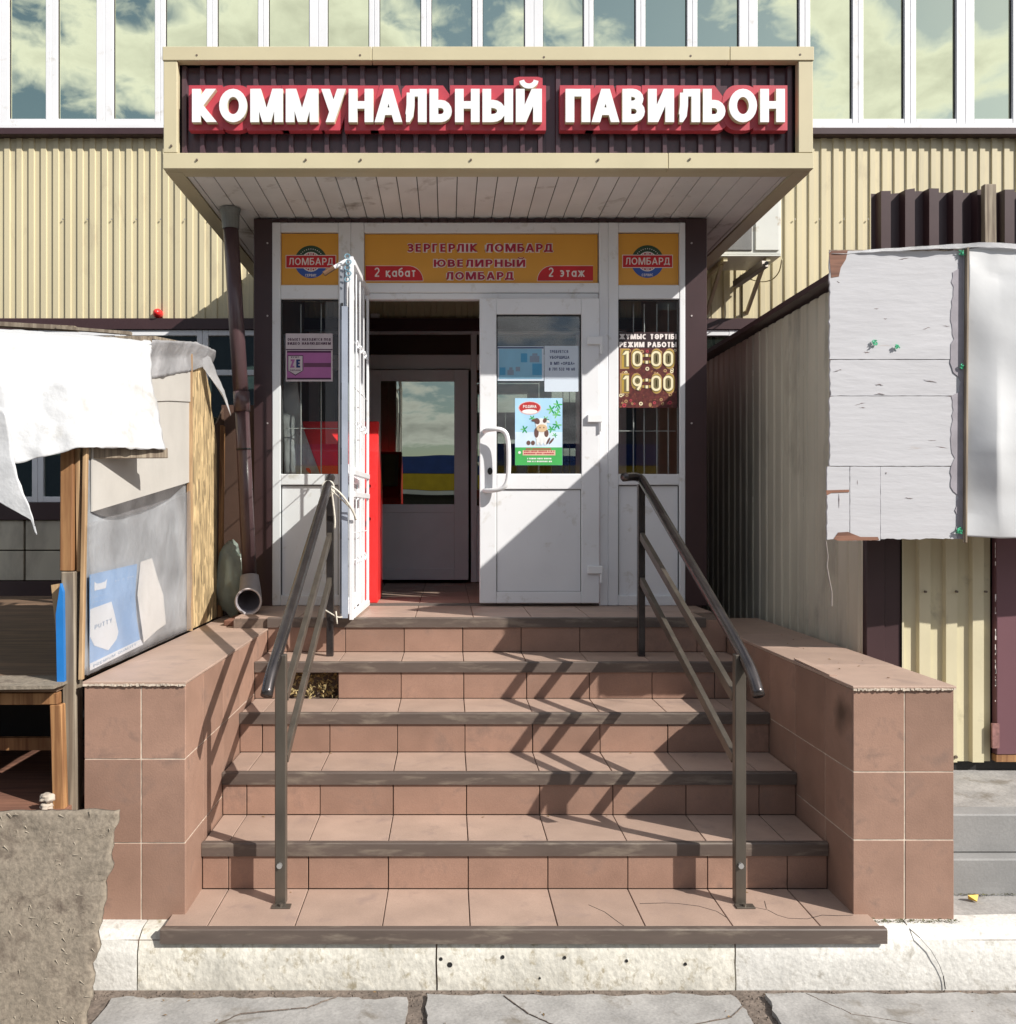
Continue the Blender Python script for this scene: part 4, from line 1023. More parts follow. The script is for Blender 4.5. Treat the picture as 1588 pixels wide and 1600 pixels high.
def shield(e, m, Y): G().prism([(X_(449.5 + e, Y), Z_(555 + e, Y)), (X_(474 - e, Y), Z_(555 + e, Y)), (X_(474 - e, Y), Z_(579, Y)), (X_(461.7, Y), Z_(587 - e * 1.5, Y)), (X_(449.5 + e, Y), Z_(579, Y))], lambda p, q, d: (p, Y - d, q), 0, .0004).obj('shield', m, cc)
shield(0, DPUR, y2 - .0001); shield(1.2, PW, y2 - .0006)
y3 = y2 - .0011
word('Z', X_(453, y3), X_(461.3, y3), Z_(574.5, y3), 13 * K, PUR, cc, Y=y3, t=.26); word('E', X_(463, y3), X_(470.5, y3), Z_(574.5, y3), 13 * K, NAVY, cc, Y=y3, t=.28)
word('КҮЗЕТ'.replace('Ү', 'У'), X_(455, y3), X_(468, y3), Z_(559.3, y3), 2.4 * K, DPUR, cc, Y=y3, t=.2); word('ОХРАНА', X_(453, y3), X_(470, y3), Z_(579.5, y3), 2.2 * K, DPUR, cc, Y=y3, t=.2)

# working hours sticker
wh = sheet('opening_hours_sign', 'brown patterned opening-hours sign 10:00 19:00 on the right sidelight', 'sign', 966, 1058.5, 519, 637, DARKB, YG)
y1 = YG - .0009
pbox('top_band', 966.2, 1058.3, 519.2, 544, mat('near_black_print', (.03, .015, .018, 1), .4), wh, y1); y2 = y1 - .0005
word('ЖҰМЫС ТӘРТІБІ', X_(968, y2), X_(1057.5, y2), Z_(530, y2), 8.2 * K, PINKW, wh, Y=y2, t=.27, gap=.1)
word('РЕЖИМ РАБОТЫ', X_(968, y2), X_(1057.5, y2), Z_(542.5, y2), 8.2 * K, PINKW, wh, Y=y2, t=.27, gap=.1)
GOLD = mat('gold_print', (.45, .30, .05, 1), .5); TAN = mat('tan_print', (.42, .26, .12, 1), .5); CRM = mat('cream_print', (.80, .72, .48, 1), .5)
OLV = mat('olive_print', (.16, .13, .06, 1), .5)
for s, base in (('10:00', 572.5), ('19:00', 611)):
    for dk, (m_, t_, e) in enumerate(((TAN, .5, 4.0), (GOLD, .42, 2.8), (OLV, .3, 1.2), (CRM, .15, 0))):
        word(s, X_(973 - e, y1), X_(1052 + e, y1), Z_(base + e, y1), (24 + 2 * e) * K, m_, wh, Y=y1 - .0008 - dk * .0009, t=t_, gap=.15 - t_ * .15, thick=.0003)
for i in range(34):
    cxp, czp, r = R(968, 1057), random.choice((R(576, 585), R(616, 634), R(616, 634), R(547, 551))), R(.8, 3.2)
    ring(X_(cxp, y1), Z_(czp, y1), r * .45 * K, r * K, 0, 360, y1 - .0001, .0002 + i * .000014, random.choice((TAN, REDB, TAN, CRM)), wh, 'ornament')

# papers on the door glass
YD = d0 + .0155
kd = YD / F
pa_ = sheet('notice', 'pale blue printed advertisement on the door glass, left of the white notice', 'notice', 777, 850, 541, 595, PAP, YD)
y1 = YD - .0009
SKY = mat('pale_cyan_print', (.25, .5, .68, 1), .5); CYA = mat('cyan_print', (.08, .34, .58, 1), .5); GRY = mat('grey_print', (.25, .32, .42, 1), .5)
pbox('picture', 780, 847, 545, 592, SKY, pa_, y1); y2 = y1 - .0005
pbox('dark_edge', 778, 849.5, 542.4, 544.4, NAVY, pa_, y1)
for a, b, c, d, m_ in ((814, 824, 552, 566, CYA), (828, 843, 556, 566, GRY), (832, 840, 552, 555.8, GRY), (832, 848 - 1, 568, 586, CYA), (781, 790, 574, 586, CYA), (793, 803, 578, 586, GRY), (796, 801, 574, 577.8, GRY), (806, 813, 573, 580, GRY)): pbox('picture_block', a, b, c, d, m_, pa_, y2)
pb_ = sheet('notice', 'white help-wanted notice ТРЕБУЕТСЯ УБОРЩИЦА on the door glass', 'notice', 851, 904, 540.5, 612, PAP, YD - .001)
y1 = YD - .0019
word('ТРЕБУЕТСЯ', X_(859, y1), X_(888, y1), Z_(551.5, y1), 4.4 * K, NAVY, pb_, Y=y1, t=.2); word('УБОРЩИЦА', X_(859, y1), X_(890, y1), Z_(560.5, y1), 4.4 * K, NAVY, pb_, Y=y1, t=.2)
word('В МП «ОРДА»', X_(860, y1), X_(898, y1), Z_(570, y1), 4.6 * K, NAVY, pb_, Y=y1, t=.2); word('8 701 532 98 60', X_(858, y1), X_(898.5, y1), Z_(579, y1), 4.6 * K, NAVY, pb_, Y=y1, t=.22)
co = sheet('poster', 'bright dairy poster with a cow on green and blue, on the door glass', 'poster', 805, 879, 622, 727, mat('sky_blue_print', (.40, .66, .88, 1), .5), YD - .001)
y1 = YD - .0019
GR1 = mat('grass_green_print', (.06, .42, .10, 1), .5); GR2 = mat('leaf_green_print', (.02, .30, .10, 1), .5); GR3 = mat('light_green_print', (.2, .55, .2, 1), .5)
WP = mat('clean_white_print', (.82, .82, .82, 1), .5); CBR = mat('cow_brown_print', (.14, .07, .06, 1), .5); MUZ = mat('muzzle_print', (.72, .52, .32, 1), .5); PK = mat('pink_print', (.75, .42, .42, 1), .5); MILK = mat('pale_sky_print', (.62, .76, .9, 1), .5)
def ell(cx, cy, rx, ry, m_, d, rot=0, par=co, Y=None, n=16, nm='illustration'):
    Y = Y or y1; k = Y / F; P_ = []
    for a, b in arc(0, 0, rx, ry, 0, 360 - 360 / n, n - 1): P_.append((cx + a * cos(rot) - b * sin(rot), cy - (a * sin(rot) + b * cos(rot))))
    G().prism([((p - CX) * k, CZ + (800 - q) * k) for p, q in P_], lambda p, q, dd: (p, Y - dd, q), 0, d).obj(nm, m_, par)
pbox('pale_horizon', 805.2, 878.8, 675, 700, MILK, co, y1, .0002)
pbox('meadow', 805.2, 878.8, 699, 726.8, GR1, co, y1, .0004)
ell(828, 637.5, 18, 10.5, PK, .0004); ell(828, 637, 16.5, 9, mat('badge_red', (.45, .03, .03, 1), .5), .0007); ell(828, 643, 12, 3.6, WP, .001)
word('РОДИНА', X_(817.5, y1), X_(838.5, y1), Z_(637.5, y1), 4.6 * K, PINKW, co, Y=y1 - .0011, t=.22)
for cx_, cy_, s, q in ((872, 632, 6, 0), (862, 640, 6.5, 1), (870, 648, 5.5, 2), (832, 654, 4.5, 3), (820, 671, 5.5, 1), (862, 671, 5.5, 2), (871, 664, 6, 0), (867, 680, 3.5, 3), (853, 655, 4.5, 2), (878 - 5, 641, 4, 1)):
    for a_ in range(5): 
        an = a_ * 1.1 + q; ell(cx_ + cos(an) * s * .6, cy_ + sin(an) * s * .6, s * .62, s * .2, random.choice((GR1, GR2, GR3)), .0003 + a_ * .00012 + R(0, .00008), -an)
ell(847, 679, 11, 14, WP, .0011); ell(838.5, 676, 3.5, 8, CBR, .0014); ell(854, 677, 3.5, 6, CBR, .0015)
for lx in (840, 846, 852): pbox('illustration', lx - 1.6, lx + 1.6, 684, 695, WP, co, y1 - .0012, .0003 + lx * 1e-6)
ell(846, 663, 9, 9.5, WP, .0018); ell(839.5, 658, 4, 5, CBR, .0021, .4); ell(851.5, 657, 3, 4, CBR, .0022, -.4); ell(847, 669, 8.5, 6, MUZ, .0024); ell(836, 656.5, 5.5, 2, CBR, .0020, .1); ell(855, 658, 5, 2, WP, .0021, -.5)
ell(844, 668, .9, 1.4, CBR, .0027); ell(850, 668, .9, 1.4, CBR, .0027)
for cx_ in (826, 833): ell(cx_, 692, 3.2, 3.6, CBR, .0012)
for cx_, r_ in ((857, 1.1), (862, .9)): ell(cx_, 689, 6, 1.6, CBR, .0013 + cx_ * 1e-6, r_)
pbox('slogan_band', 817, 868, 703.5, 711.5, mat('peach_print', (.75, .5, .38, 1), .5), co, y1 - .0005, .0003); ell(812, 707, 2.2, 2.2, WP, .0008)
g = G()
for row, (zz, a, b, m_) in enumerate(((701.5, 822, 862, 0), (705, 819, 866, 0), (708.6, 819, 866, 0), (716.5, 824, 862, 1), (721, 824, 862, 1))):
    g = G(); xq = a
    while xq < b:
        wq = R(1.2, 2.4); g.box(X_(xq, y1), X_(xq + wq, y1), y1 - .0012, y1 - .0009, Z_(zz + 1.1, y1), Z_(zz - 1.1, y1)); xq += wq + (.5 if R(0, 1) < .8 else 1.8)
    g.obj('small_print', WP if m_ else REDB, co)

# =================================================================== VESTIBULE INTERIOR
YI = 7.66; ki = YI / F
ix = lambda p: (p - CX) * ki
iz = lambda p: CZ + (800 - p) * ki
ip = T('inner_partition', 'white inner partition with a half-glazed door seen through the doorway', 'partition', (0, YI, ZL))
PG = mat('dull_pvc', (.80, .80, .84, 1), .45, var=.03)
def ib(x0, x1, pa, pb, nm='frame_bar', y0=YI - .03, y1=YI + .03, m=PG, par=ip, bv=.003): return box(nm, (ix(x0), ix(x1), y0, y1, iz(pb), iz(pa)), m, par, bevel=bv)
zfl = 909.6
ib(545, 573, 515, zfl - .3); ib(736, 745, 515, zfl - .3); ib(900, 920, 515, zfl - .3); ib(960, 978, 515, zfl - .3); ib(480, 500, 515, zfl - .3)
for a, b in ((573.2, 735.8), (745.2, 899.8), (500.2, 544.8), (920.2, 959.8)):
    ib(a, b, 515, 523); ib(a, b, 555, 578)
    box('pane', (ix(a), ix(b), YI - .004, YI + .004, iz(555) + .001, iz(523) - .001), mat('dark_board', (.05, .025, .015, 1), .5), ip)
for a, b in ((745.2, 899.8), (500.2, 544.8), (920.2, 959.8)):
    ib(a, b, 790, 800); box('pane', (ix(a), ix(b), YI - .004, YI + .004, iz(790) + .001, iz(578) - .001), MIRD, ip); ib(a, b, 800.3, zfl - .3, 'infill_panel', YI - .015, YI + .015)
# inner door leaf, slightly ajar on its left edge
g = G(); a0, a1, b0, b1 = 575, 732, 580, 905
for x0, x1, pa, pb in ((a0, 596, b0, b1), (710, a1, b0, b1)): g.box(ix(x0), ix(x1), YI - .075, YI - .035, iz(pb), iz(pa))
for pa, pb in ((b0, 597), (788, 801), (887, b1)): g.box(ix(596) + .0005, ix(710) - .0005, YI - .0745, YI - .035, iz(pb), iz(pa))
idr = g.obj('door', PG, ip, bevel=.003)
box('pane', (ix(596), ix(710), YI - .06, YI - .05, iz(788) + .0005, iz(597) - .0005), MIRD, idr)
box('infill_panel', (ix(596) + .001, ix(710) - .001, YI - .062, YI - .045, iz(887) + .0005, iz(801) - .0005), PG, idr)
# roller box above
tag(box('lintel_beam', (-1.14, 1.55, 7.45, 7.6, iz(514), iz(488)), BLK), 'black lintel beam above the inner partition', 'beam')
tag(box('motion_sensor', (ix(583), ix(597), 7.40, 7.449, iz(511), iz(500)), PG, bevel=.006), 'small beige motion sensor on the black lintel beam', 'sensor')
# red payment kiosk
kt = T('payment_kiosk', 'red payment kiosk just inside the left door, screen turned to the inside', 'kiosk', (-.72, 6.1, ZL))
kx0, kx1 = -.98, -.452
G().prism([(5.93, ZL + .001), (5.93, 2.16), (6.05, 2.36), (6.10, 2.36), (6.32, 1.98), (6.40, 1.9), (6.34, 1.80), (6.34, ZL + .001)], lambda p, q, d: (d, p, q), kx0, kx1).obj('cabinet', RED, kt, bevel=.006)
n_ = Vector((0, .866, .5))
def kq(t, d): return Vector((0, 6.10 + .22 * t, 2.36 - .38 * t)) + n_ * d
for e, m_, dd in ((.03, mat('grey_bezel', (.4, .4, .38, 1), .4), .008), (.06, mat('kiosk_screen', (.5, .52, .42, 1), .15), .012)):
    vs = []
    for x in (kx0 + e, kx1 - e):
        for t in (.05 + e, .95 - e):
            for d in (.001, dd): p = kq(t, d); vs.append((x, p.y, p.z))
    G().add(vs, [(0, 1, 3, 2), (4, 6, 7, 5), (0, 4, 5, 1), (2, 3, 7, 6), (1, 5, 7, 3), (0, 2, 6, 4)]).obj('screen' if e > .05 else 'bezel', m_, kt)
for pz in (1.93, 1.72):
    G().tube([(kx1 - .05, 5.93, pz), (kx1 - .05, 5.90, pz)], .01, 8).obj('hasp', RED, kt); G().box(kx1 - .08, kx1 - .02, 5.90, 5.906, pz - .012, pz + .012).obj('hasp', RED, kt)
# gauze sheet behind left sidelight
gz = patch('gauze_curtain', [[(-1.05, 5.90, 2.9), (-1.0, 5.9, 2.9)], [(-1.06, 5.91, 2.35), (-.93, 5.92, 2.3)], [(-1.05, 5.92, 2.0), (-.80, 5.93, 1.95)]], TARPS, None, 14, 20, .015, 9, 3)
tag(gz, 'thin translucent gauze hanging behind the left sidelight', 'curtain')

# =================================================================== WALL FITTINGS
# siren
p = W(246, 489, YW - .02)
sr = T('alarm_siren', 'small red alarm siren on the cream siding left of the canopy', 'siren', (p.x, YW, p.z - .03))
g = G(); rs_ = []; pts = []
for i in range(7): a = i / 6 * pi / 2; pts.append((p.x, YW - .02 - sin(a) * .045, p.z)); rs_.append(max(.002, cos(a) * .034))
G().tube(pts, 0, 16, rs=rs_).obj('dome', RED, sr, smooth=True); G().tube([(p.x, YW + .02, p.z), (p.x, YW - .021, p.z)], .036, 16).obj('base', RED, sr)
# air conditioner
ac = T('air_conditioner', 'white air conditioner unit on brackets right of the canopy', 'air conditioner', (2.25, 7.1, 3.68))
ax0, ax1, ay0, ay1, az0, az1 = 1.985, X_(1222, 6.88), 6.88, 7.28, 3.687, 4.25
g = G().box(ax0, ax1, ay0 + .01, ay1, az0, az1); g.obj('casing', ACW, ac, bevel=.008)
gxs = X_(1178, 6.88)
for i in range(46):
    x = ax0 + .02 + i * (gxs - ax0 - .03) / 46; G().box(x, x + .0022, ay0 - .002, ay0 + .004, az0 + .035, az1 - .03).obj('grille_rib', mat('grey_rib', (.4, .4, .4, 1), .5) if i == 0 else bpy.data.materials['grey_rib'], ac)
box('grille_back', (ax0 + .015, gxs - .012, ay0 + .0045, ay0 + .0095, az0 + .03, az1 - .025), mat('fin_grey', (.13, .13, .13, 1), .5), ac)
box('front_panel', (gxs + .012, ax1 - .02, ay0 - .004, ay0 + .0095, az0 + .03, az1 - .02), ACW, ac, bevel=.004)
box('base_tray', (ax0 - .0, ax1 - .005, ay0 + .002, ay1 + .01, az0 - .012, az0 - .0005), ACW, ac, bevel=.002)
for x in (2.08, 2.40):
    G().beam((x, 6.9, az0 - .03), (x, YW + .01, az0 - .03), .03, .03).obj('bracket', YELT, ac); G().beam((x, 7.0, az0 - .045), (x, YW + .01, az0 - .33), .025, .025).obj('bracket', YELT, ac)
    G().box(x - .03, x + .03, YW - .0, YW + .015, az0 - .4, az0 - .0).obj('bracket', YELT, ac)
fl = T('drain_channel', 'short slanted metal channel hanging below the air conditioner', 'channel', (2.4, 6.9, 3.55))
G().beam(W(1196, 412, 6.75), W(1150, 444, 7.15), .055, .05).obj('channel', mat('dull_metal', (.22, .19, .17, 1), .5, metal=.4), fl, bevel=.004)
G().tube([W(1198.5, 411, 6.72), W(1197.5, 411.5, 6.74)], .014, 10).obj('end_hole', BLK, fl)
pts = [W(1222, 405, 6.95), W(1219, 425, 7.05), W(1207, 438, 7.2), W(1190, 441, 7.25), W(1172, 436, 7.3)]
q = [];
for i in range(len(pts) - 1): q += [pts[i].lerp(pts[i + 1], k / 4) for k in range(4)]
q.append(pts[-1])
for _ in range(4): q = [q[0]] + [(q[i - 1] + q[i] * 2 + q[i + 1]) / 4 for i in range(1, len(q) - 1)] + [q[-1]]
tag(G().tube(q, .005, 6).obj('cable', YELT, smooth=True), 'thin cable looping under the air conditioner', 'cable')

# downpipe
dp = T('downpipe', 'slanting brown downpipe left of the entrance with grey top fitting', 'downpipe', (-1.2, 5.5, ZL))
top = W(360, 338, 5.62); 
G().tube([W(359.5, 327, 5.6), W(360, 336, 5.6), W(360.6, 358, 5.6)], 0, 18, rs=[.066, .055, .050]).obj('top_fitting', PIPG, dp, smooth=False)
G().tube([W(360.6, 356, 5.6), W(368, 480, 5.58), W(377, 622, 5.56)], .046, 20).obj('pipe', PIPE, dp, smooth=True)
G().tube([W(377, 612, 5.56), W(378.5, 643, 5.56)], .0495, 20).obj('coupling', PIPE, dp, smooth=True)
G().tube([W(378.5, 642, 5.56), W(390, 905, 5.53)], .043, 20).obj('pipe', PIPE, dp, smooth=True)
for i, py in enumerate((702, 765, 828)):
    c = W(381 + i * 3, py, 5.55); dlt = W(390, 905, 5.53) - W(378.5, 642, 5.56); dlt.normalize()
    G().tube([c - dlt * .004, c + dlt * .004], .0445, 20).obj('joint_ring', BLK, dp)
el = [W(390, 900, 5.53), W(391, 922, 5.50), W(390, 937, 5.42), W(388, 940, 5.30)]
G().tube(el, 0, 20, caps=False, rs=[.05, .06, .068, .07]).obj('outlet_elbow', mat('old_grey_plastic', (.28, .26, .28, 1), .5, var=.25), dp, smooth=True, solid=.008)
G().tube([el[-1] + Vector((0, .01, 0)), el[-1] + Vector((0, -.004, 0))], .074, 24, caps=False).obj('outlet_rim', mat('pale_rim', (.5, .46, .46, 1), .5), dp, smooth=True, solid=.008)
rb = slab  # (unused alias)
g = G(); pl_ = [(-1.27, 5.22), (-1.03, 5.2), (-.98, 5.5), (-1.1, 5.62), (-1.26, 5.52)]
tag(G().prism(pl_, lambda a, b, d: (a, b, d), 1.1185, 1.150).obj('rusty_slab', mat('rusty_plate', (.2, .09, .06, 1), .8, var=.4, vscale=12), None, bevel=.004), 'rusty brown slab under the downpipe outlet', 'slab')
# water jug in film beside the pipe
def blob(name, c, r, m, label, cat, seed=1, amp=.12):
    bm = bmesh.new(); bmesh.ops.create_icosphere(bm, subdivisions=3, radius=1)
    for v in bm.verts:
        nn = 1 + amp * mnoise.noise(v.co * 1.9 + Vector((seed, 0, 0))) + amp * .4 * mnoise.noise(v.co * 6)
        v.co = Vector((v.co.x * r[0] * nn, v.co.y * r[1] * nn, v.co.z * r[2] * nn + r[2]))
    me = bpy.data.meshes.new(name); bm.to_mesh(me); bm.free(); me.materials.append(m); me.polygons.foreach_set('use_smooth', [True] * len(me.polygons))
    o = bpy.data.objects.new(name, me); COL.objects.link(o); o.location = c; return tag(o, label, cat)
blob('plastic_bag', (-1.33, 5.66, 1.12), (.085, .08, .22), plastic('greenish_film', (.55, .64, .58, 1), .35, .2), 'crumpled greenish plastic bag wedged behind the downpipe', 'bag', 4, .38)

# =================================================================== LEFT MARKET STALL
ls = T('market_stall', 'makeshift left stall of boards and film under a white tarp', 'stall', (-2.2, 4.6, 0))
XS = -1.415
# corner posts and battens
G().beam((X_(107, 3.56), 3.56, Z_(892, 3.56)), (X_(108, 3.56), 3.56, 2.03), .048, .05).obj('post', WDO, ls, bevel=.003)
G().beam((X_(124, 3.56), 3.57, Z_(893, 3.56)), (X_(121, 3.56), 3.57, 2.03), .018, .03).obj('batten', WD, ls, bevel=.002)
G().beam((X_(116, 3.55), 3.55, .02), (X_(109, 3.55), 3.55, Z_(893, 3.55)), .052, .045).obj('post', WDG, ls, bevel=.004)
G().beam((X_(127, 3.54), 3.54, 1.12), (X_(131, 3.54), 3.56, 2.03), .016, .024).obj('batten', WD, ls, bevel=.002)
G().beam((X_(121, 3.6), 3.6, .05), (X_(121, 3.6), 3.6, 2.03), .03, .03).obj('batten', WDG, ls, bevel=.002)
fy_ = lambda a, b, d: (XS + d, a, b)
BRNB = wood('dark_brown_board', (.10, .055, .035, 1), (.06, .033, .022, 1))
# milky sheet on the side
patch('film_sheet', [[(XS, 3.55, 2.0), (XS, 4.3, 2.0), (XS, 5.0, 2.0)], [(XS, 3.55, 1.5), (XS + .015, 4.3, 1.5), (XS, 5.0, 1.5)], [(XS, 3.55, 1.13), (XS, 4.3, 1.13), (XS, 5.0, 1.13)]], FILM, ls, 30, 20, .012, 3, 5, .003, (1, 0, 0))
# grey boards
G().prism([(3.62, 1.765), (4.98, 1.925), (4.99, 2.52), (4.3, 2.44), (3.62, 2.1)], fy_, .012, .018).obj('grey_board', GBRD, ls)
G().prism([(4.3, 2.28), (4.6, 2.32), (4.98, 2.36), (4.99, 2.60), (4.3, 2.50)], fy_, .019, .024).obj('grey_board', GBRD, ls)
# chipboard
G().prism([(5.0, 1.125), (5.44, 1.125), (5.44, 2.46), (5.30, 2.60), (5.0, 2.60)], fy_, -.004, .016).obj('chipboard_panel', OSB, ls)
G().prism([(5.45, 1.125), (5.60, 1.125), (5.60, 2.2), (5.45, 2.42)], fy_, -.004, .010).obj('chipboard_panel', OSB, ls)
G().beam((XS + .018, 4.985, 1.12), (XS + .018, 4.985, 2.62), .03, .016).obj('batten', WD, ls, bevel=.002)
G().beam((XS + .012, 5.66, 1.12), (XS + .012, 5.72, 2.3), .03, .05).obj('batten', WDO, ls, bevel=.002)
G().prism([(5.61, 1.125), (5.80, 1.125), (5.80, 2.42), (5.61, 2.30)], fy_, -.004, .006).obj('brown_board', BRNB, ls)
SMK = plastic('smoky_film', (.2, .19, .19, 1), .25, .4)
# white poster bag print on the film sheet
bp = T('putty_bag', 'faded blue putty bag with a white shield taped flat to the milky film', 'bag', (XS + .02, 4.0, 1.14))
BBL = mat('faded_blue_print', (.20, .36, .62, 1), .45, var=.12, vscale=6); BWH = mat('faded_white_print', (.66, .68, .72, 1), .5, var=.05)
def yz(px, py):
    Yq = XS * F / (px - CX); return (Yq, CZ + (800 - py) * Yq / F)
G().prism([yz(*p) for p in ((139, 801), (150, 806), (168, 809), (190, 807), (215, 800), (240, 789), (262, 777), (284, 757), (284, 750), (200, 772), (139, 790))], fy_, .0165, .0175).obj('film_sag', SMK, ls)
def yzp(name, pts, d0_, d1_, m): return G().prism([yz(*p) for p in pts], fy_, d0_, d1_).obj(name, m, bp)
yzp('print_sheet', [(133, 898), (208, 881), (205, 930), (207, 965), (213, 1003), (133, 1043)], .0170, .0185, BBL)
yzp('white_band', [(133, 1037), (213, 999), (217, 1007), (133, 1048)], .0190, .0195, BWH)
yzp('shield', [(133, 952), (167, 940), (172, 960), (178, 988), (175, 999), (162, 1016), (140, 1009), (133, 995)], .0190, .0195, BWH)
yzp('emblem', [(140, 909), (144, 912), (150, 911), (156, 909), (160, 905), (158, 919), (140, 923)], .0190, .0195, BWH)
yzp('white_smear', [(214, 878), (232, 872), (240, 900), (250, 930), (254, 975), (240, 985), (219, 1004), (213, 960), (209, 930)], .0165, .0168, mat('whitewash', (.68, .66, .64, 1), .6, var=.08))
def slant(s, p0, p1, hpx, m, t=.2):
    (ya, za), (yb_, zb__) = yz(*p0), yz(*p1); L_ = math.hypot(yb_ - ya, zb__ - za); h = hpx * (ya + yb_) / 2 / F
    dy, dz = (yb_ - ya) / L_, (zb__ - za) / L_
    word(s, 0, L_, 0, h, m, bp, fn=lambda a, b, d: (XS + .0197 + d, ya + a * dy - b * dz * 0, za + a * dz + b), t=t)
slant('PREMIUM QUALITY', (138, 1043), (206, 1008), 4, GRY); slant('PUTTY', (140, 984), (168, 972), 7, GRY); 
for r_ in (0, 1): slant('- -- ---- - --', (138, 935 + r_ * 8), (163, 929 + r_ * 8), 4, BWH)
slant('-- - ---', (172, 911), (202, 903), 6, BWH)
patch('film_sheet', [[(XS + .035, 3.54, 1.72), (XS + .03, 4.3, 1.80), (XS + .028, 4.98, 1.88)], [(XS + .04, 3.54, 1.4), (XS + .05, 4.3, 1.45), (XS + .03, 4.98, 1.5)], [(XS + .03, 3.54, 1.135), (XS + .035, 4.3, 1.135), (XS + .03, 4.98, 1.135)]], plastic('hazy_film', (.60, .60, .62, 1), .82, .22), ls, 30, 20, .012, 4, 6, .002, (1, 0, 0))
# tarp roof
ROOF = [(-3.6, 3.86), (-1.26, 3.84)]
tarp = T('roof_tarp', 'white tarp draped over the front of the left stall with a torn hanging corner', 'tarp', (-2, 3.85, 2.0))
YT = 3.9
def w(px, py, Y=YT): return W(px, py, Y)
patch('tarp_sheet', [[w(-700, 470, 4.5), w(0, 514, 4.2), w(120, 522, 4.2), w(236, 533, 4.35)],
                     [w(-700, 480, 3.5), w(0, 520, 3.5), w(125, 530, 3.65), w(236, 545, 4.12)],
                     [w(-700, 600, 3.42), w(2, 600, 3.42), w(122, 598, 3.52), w(238, 596, 4.06)],
                     [w(-700, 680, 3.40), w(12, 680, 3.40), w(125, 665, 3.49), w(250, 660, 4.04)],
                     [w(-700, 730, 3.40), w(26, 724, 3.40), w(128, 699, 3.48), w(258, 702, 4.03)]], TARP, tarp, 110, 60, .020, 5.5, 2, .004, (0, 1, 0), .006)
patch('hanging_corner', [[w(-60, 600, 3.38), w(8, 640, 3.38)], [w(-60, 690, 3.38), w(20, 715, 3.38)], [w(-60, 750, 3.38), w(36, 765, 3.38)], [w(10, 790, 3.38), w(46, 790, 3.38)], [w(48, 812, 3.38), w(52, 814, 3.38)], [w(56, 834, 3.38), w(58, 836, 3.38)]], TARP, tarp, 16, 40, .010, 5, 8, .003, (0, 1, 0), .006)
fe = lambda px, py, dx=0: Vector((XS + .03 + dx, (XS + .03) * F / (px - CX), CZ + (800 - py) * ((XS + .03) * F / (px - CX)) / F))
patch('film_edge', [[fe(228, 531, .03), fe(300, 534, .03), fe(330, 548, .03)], [fe(230, 560), fe(300, 556), fe(334, 566)], [fe(236, 592), fe(290, 581), fe(300, 579)]], TARPS, tarp, 24, 12, .012, 6, 1, .002, (1, 0, 0), .004)
patch('film_tail', [[w(300, 534, 5.1), w(330, 560, 5.3)], [w(318, 575, 5.2), w(350, 610, 5.35)], [w(345, 610, 5.3), w(360, 650, 5.4)]], TARPS, tarp, 12, 16, .03, 6, 4, .002, (0, 1, 0), .004)
# roof deck and beams
G().prism([(4.45, 2.60), (5.4, 2.72), (5.4, 2.735), (4.45, 2.615)], lambda p, q, d: (d, p, q), -3.6, -1.42).obj('roof_board', WDG, ls)
G().beam((X_(122, 3.58), 3.58, Z_(707, 3.55)), W(257, 708, 4.08), .04, .045).obj('beam', WDG, ls, bevel=.003)
G().beam(w(-300, 490, 4.3), w(120, 514, 4.3), .05, .02).obj('roof_batten', WDG, ls); G().beam(w(90, 512, 4.28), w(205, 521, 4.28), .03, .014).obj('roof_batten', WDG, ls)
G().beam((-1.45, 4.3, 2.56), (-1.45, 5.35, 2.69), .04, .05).obj('beam', WDG, ls)
# counter
ct = T('stall_counter', 'rough wooden counter of the left stall with open shelf below', 'counter', (-2.2, 4, 0))
zc = Z_(1070, 3.5)
o = G().box(-3.6, X_(93, 3.5), 3.48, 7.2, zc - .025, zc).obj('tabletop', WDX, ct, bevel=.004)
o = G().box(-3.6, X_(93, 3.45), 3.40, 3.62, zc + .001, zc + .014).obj('felt_strip', FIB, ct); wob(o, .006, 12, 5)
G().beam((-3.6, 3.5, zc - .05), (X_(93, 3.5), 3.5, zc - .05), .04, .045).obj('apron', WDO, ct, bevel=.003)
G().beam((X_(95, 3.5), 3.5, Z_(1272, 3.5)), (X_(90, 3.5), 3.5, zc - .073), .045, .04).obj('leg', WDO, ct, bevel=.003)
G().box(-3.6, X_(80, 3.6), 3.75, 3.78, Z_(1188, 3.6), Z_(1168, 3.6)).obj('rail', WDO, ct)
G().box(-3.6, X_(99, 3.45), 3.42, 4.6, Z_(1285, 3.42) , Z_(1272, 3.42)).obj('shelf', RAWW, ct, bevel=.002)
G().box(-3.6, X_(78, 3.6), 4.55, 4.57, .1, zc - .03).obj('back_panel', BLK, ct)
# things around counter
def stone(c, r, label, seed):
    o = blob('stone', c, r, mat('pale_stone', (.42, .36, .30, 1), .9, var=.25, vscale=20, bump=.004, bscale=30), label, 'stone', seed, .5); return o
zs_ = Z_(1272, 3.42) + .001
stone((X_(72, 3.46), 3.46, zs_), (.026, .024, .015), 'pale stone on the low shelf of the counter, under another stone', 3)
stone((X_(74, 3.46), 3.462, zs_ + .028), (.025, .024, .018), 'upper of two pale stones on the low shelf', 7)
tag(G().prism([(-1.72, 3.33), (-1.46, 3.32), (-1.44, 3.40), (-1.70, 3.42)], lambda a, b, d: (a, b, d), Z_(1299, 3.35), Z_(1290, 3.35)).obj('board_offcut', BWH, None), 'white board offcut lying under the low shelf', 'offcut')
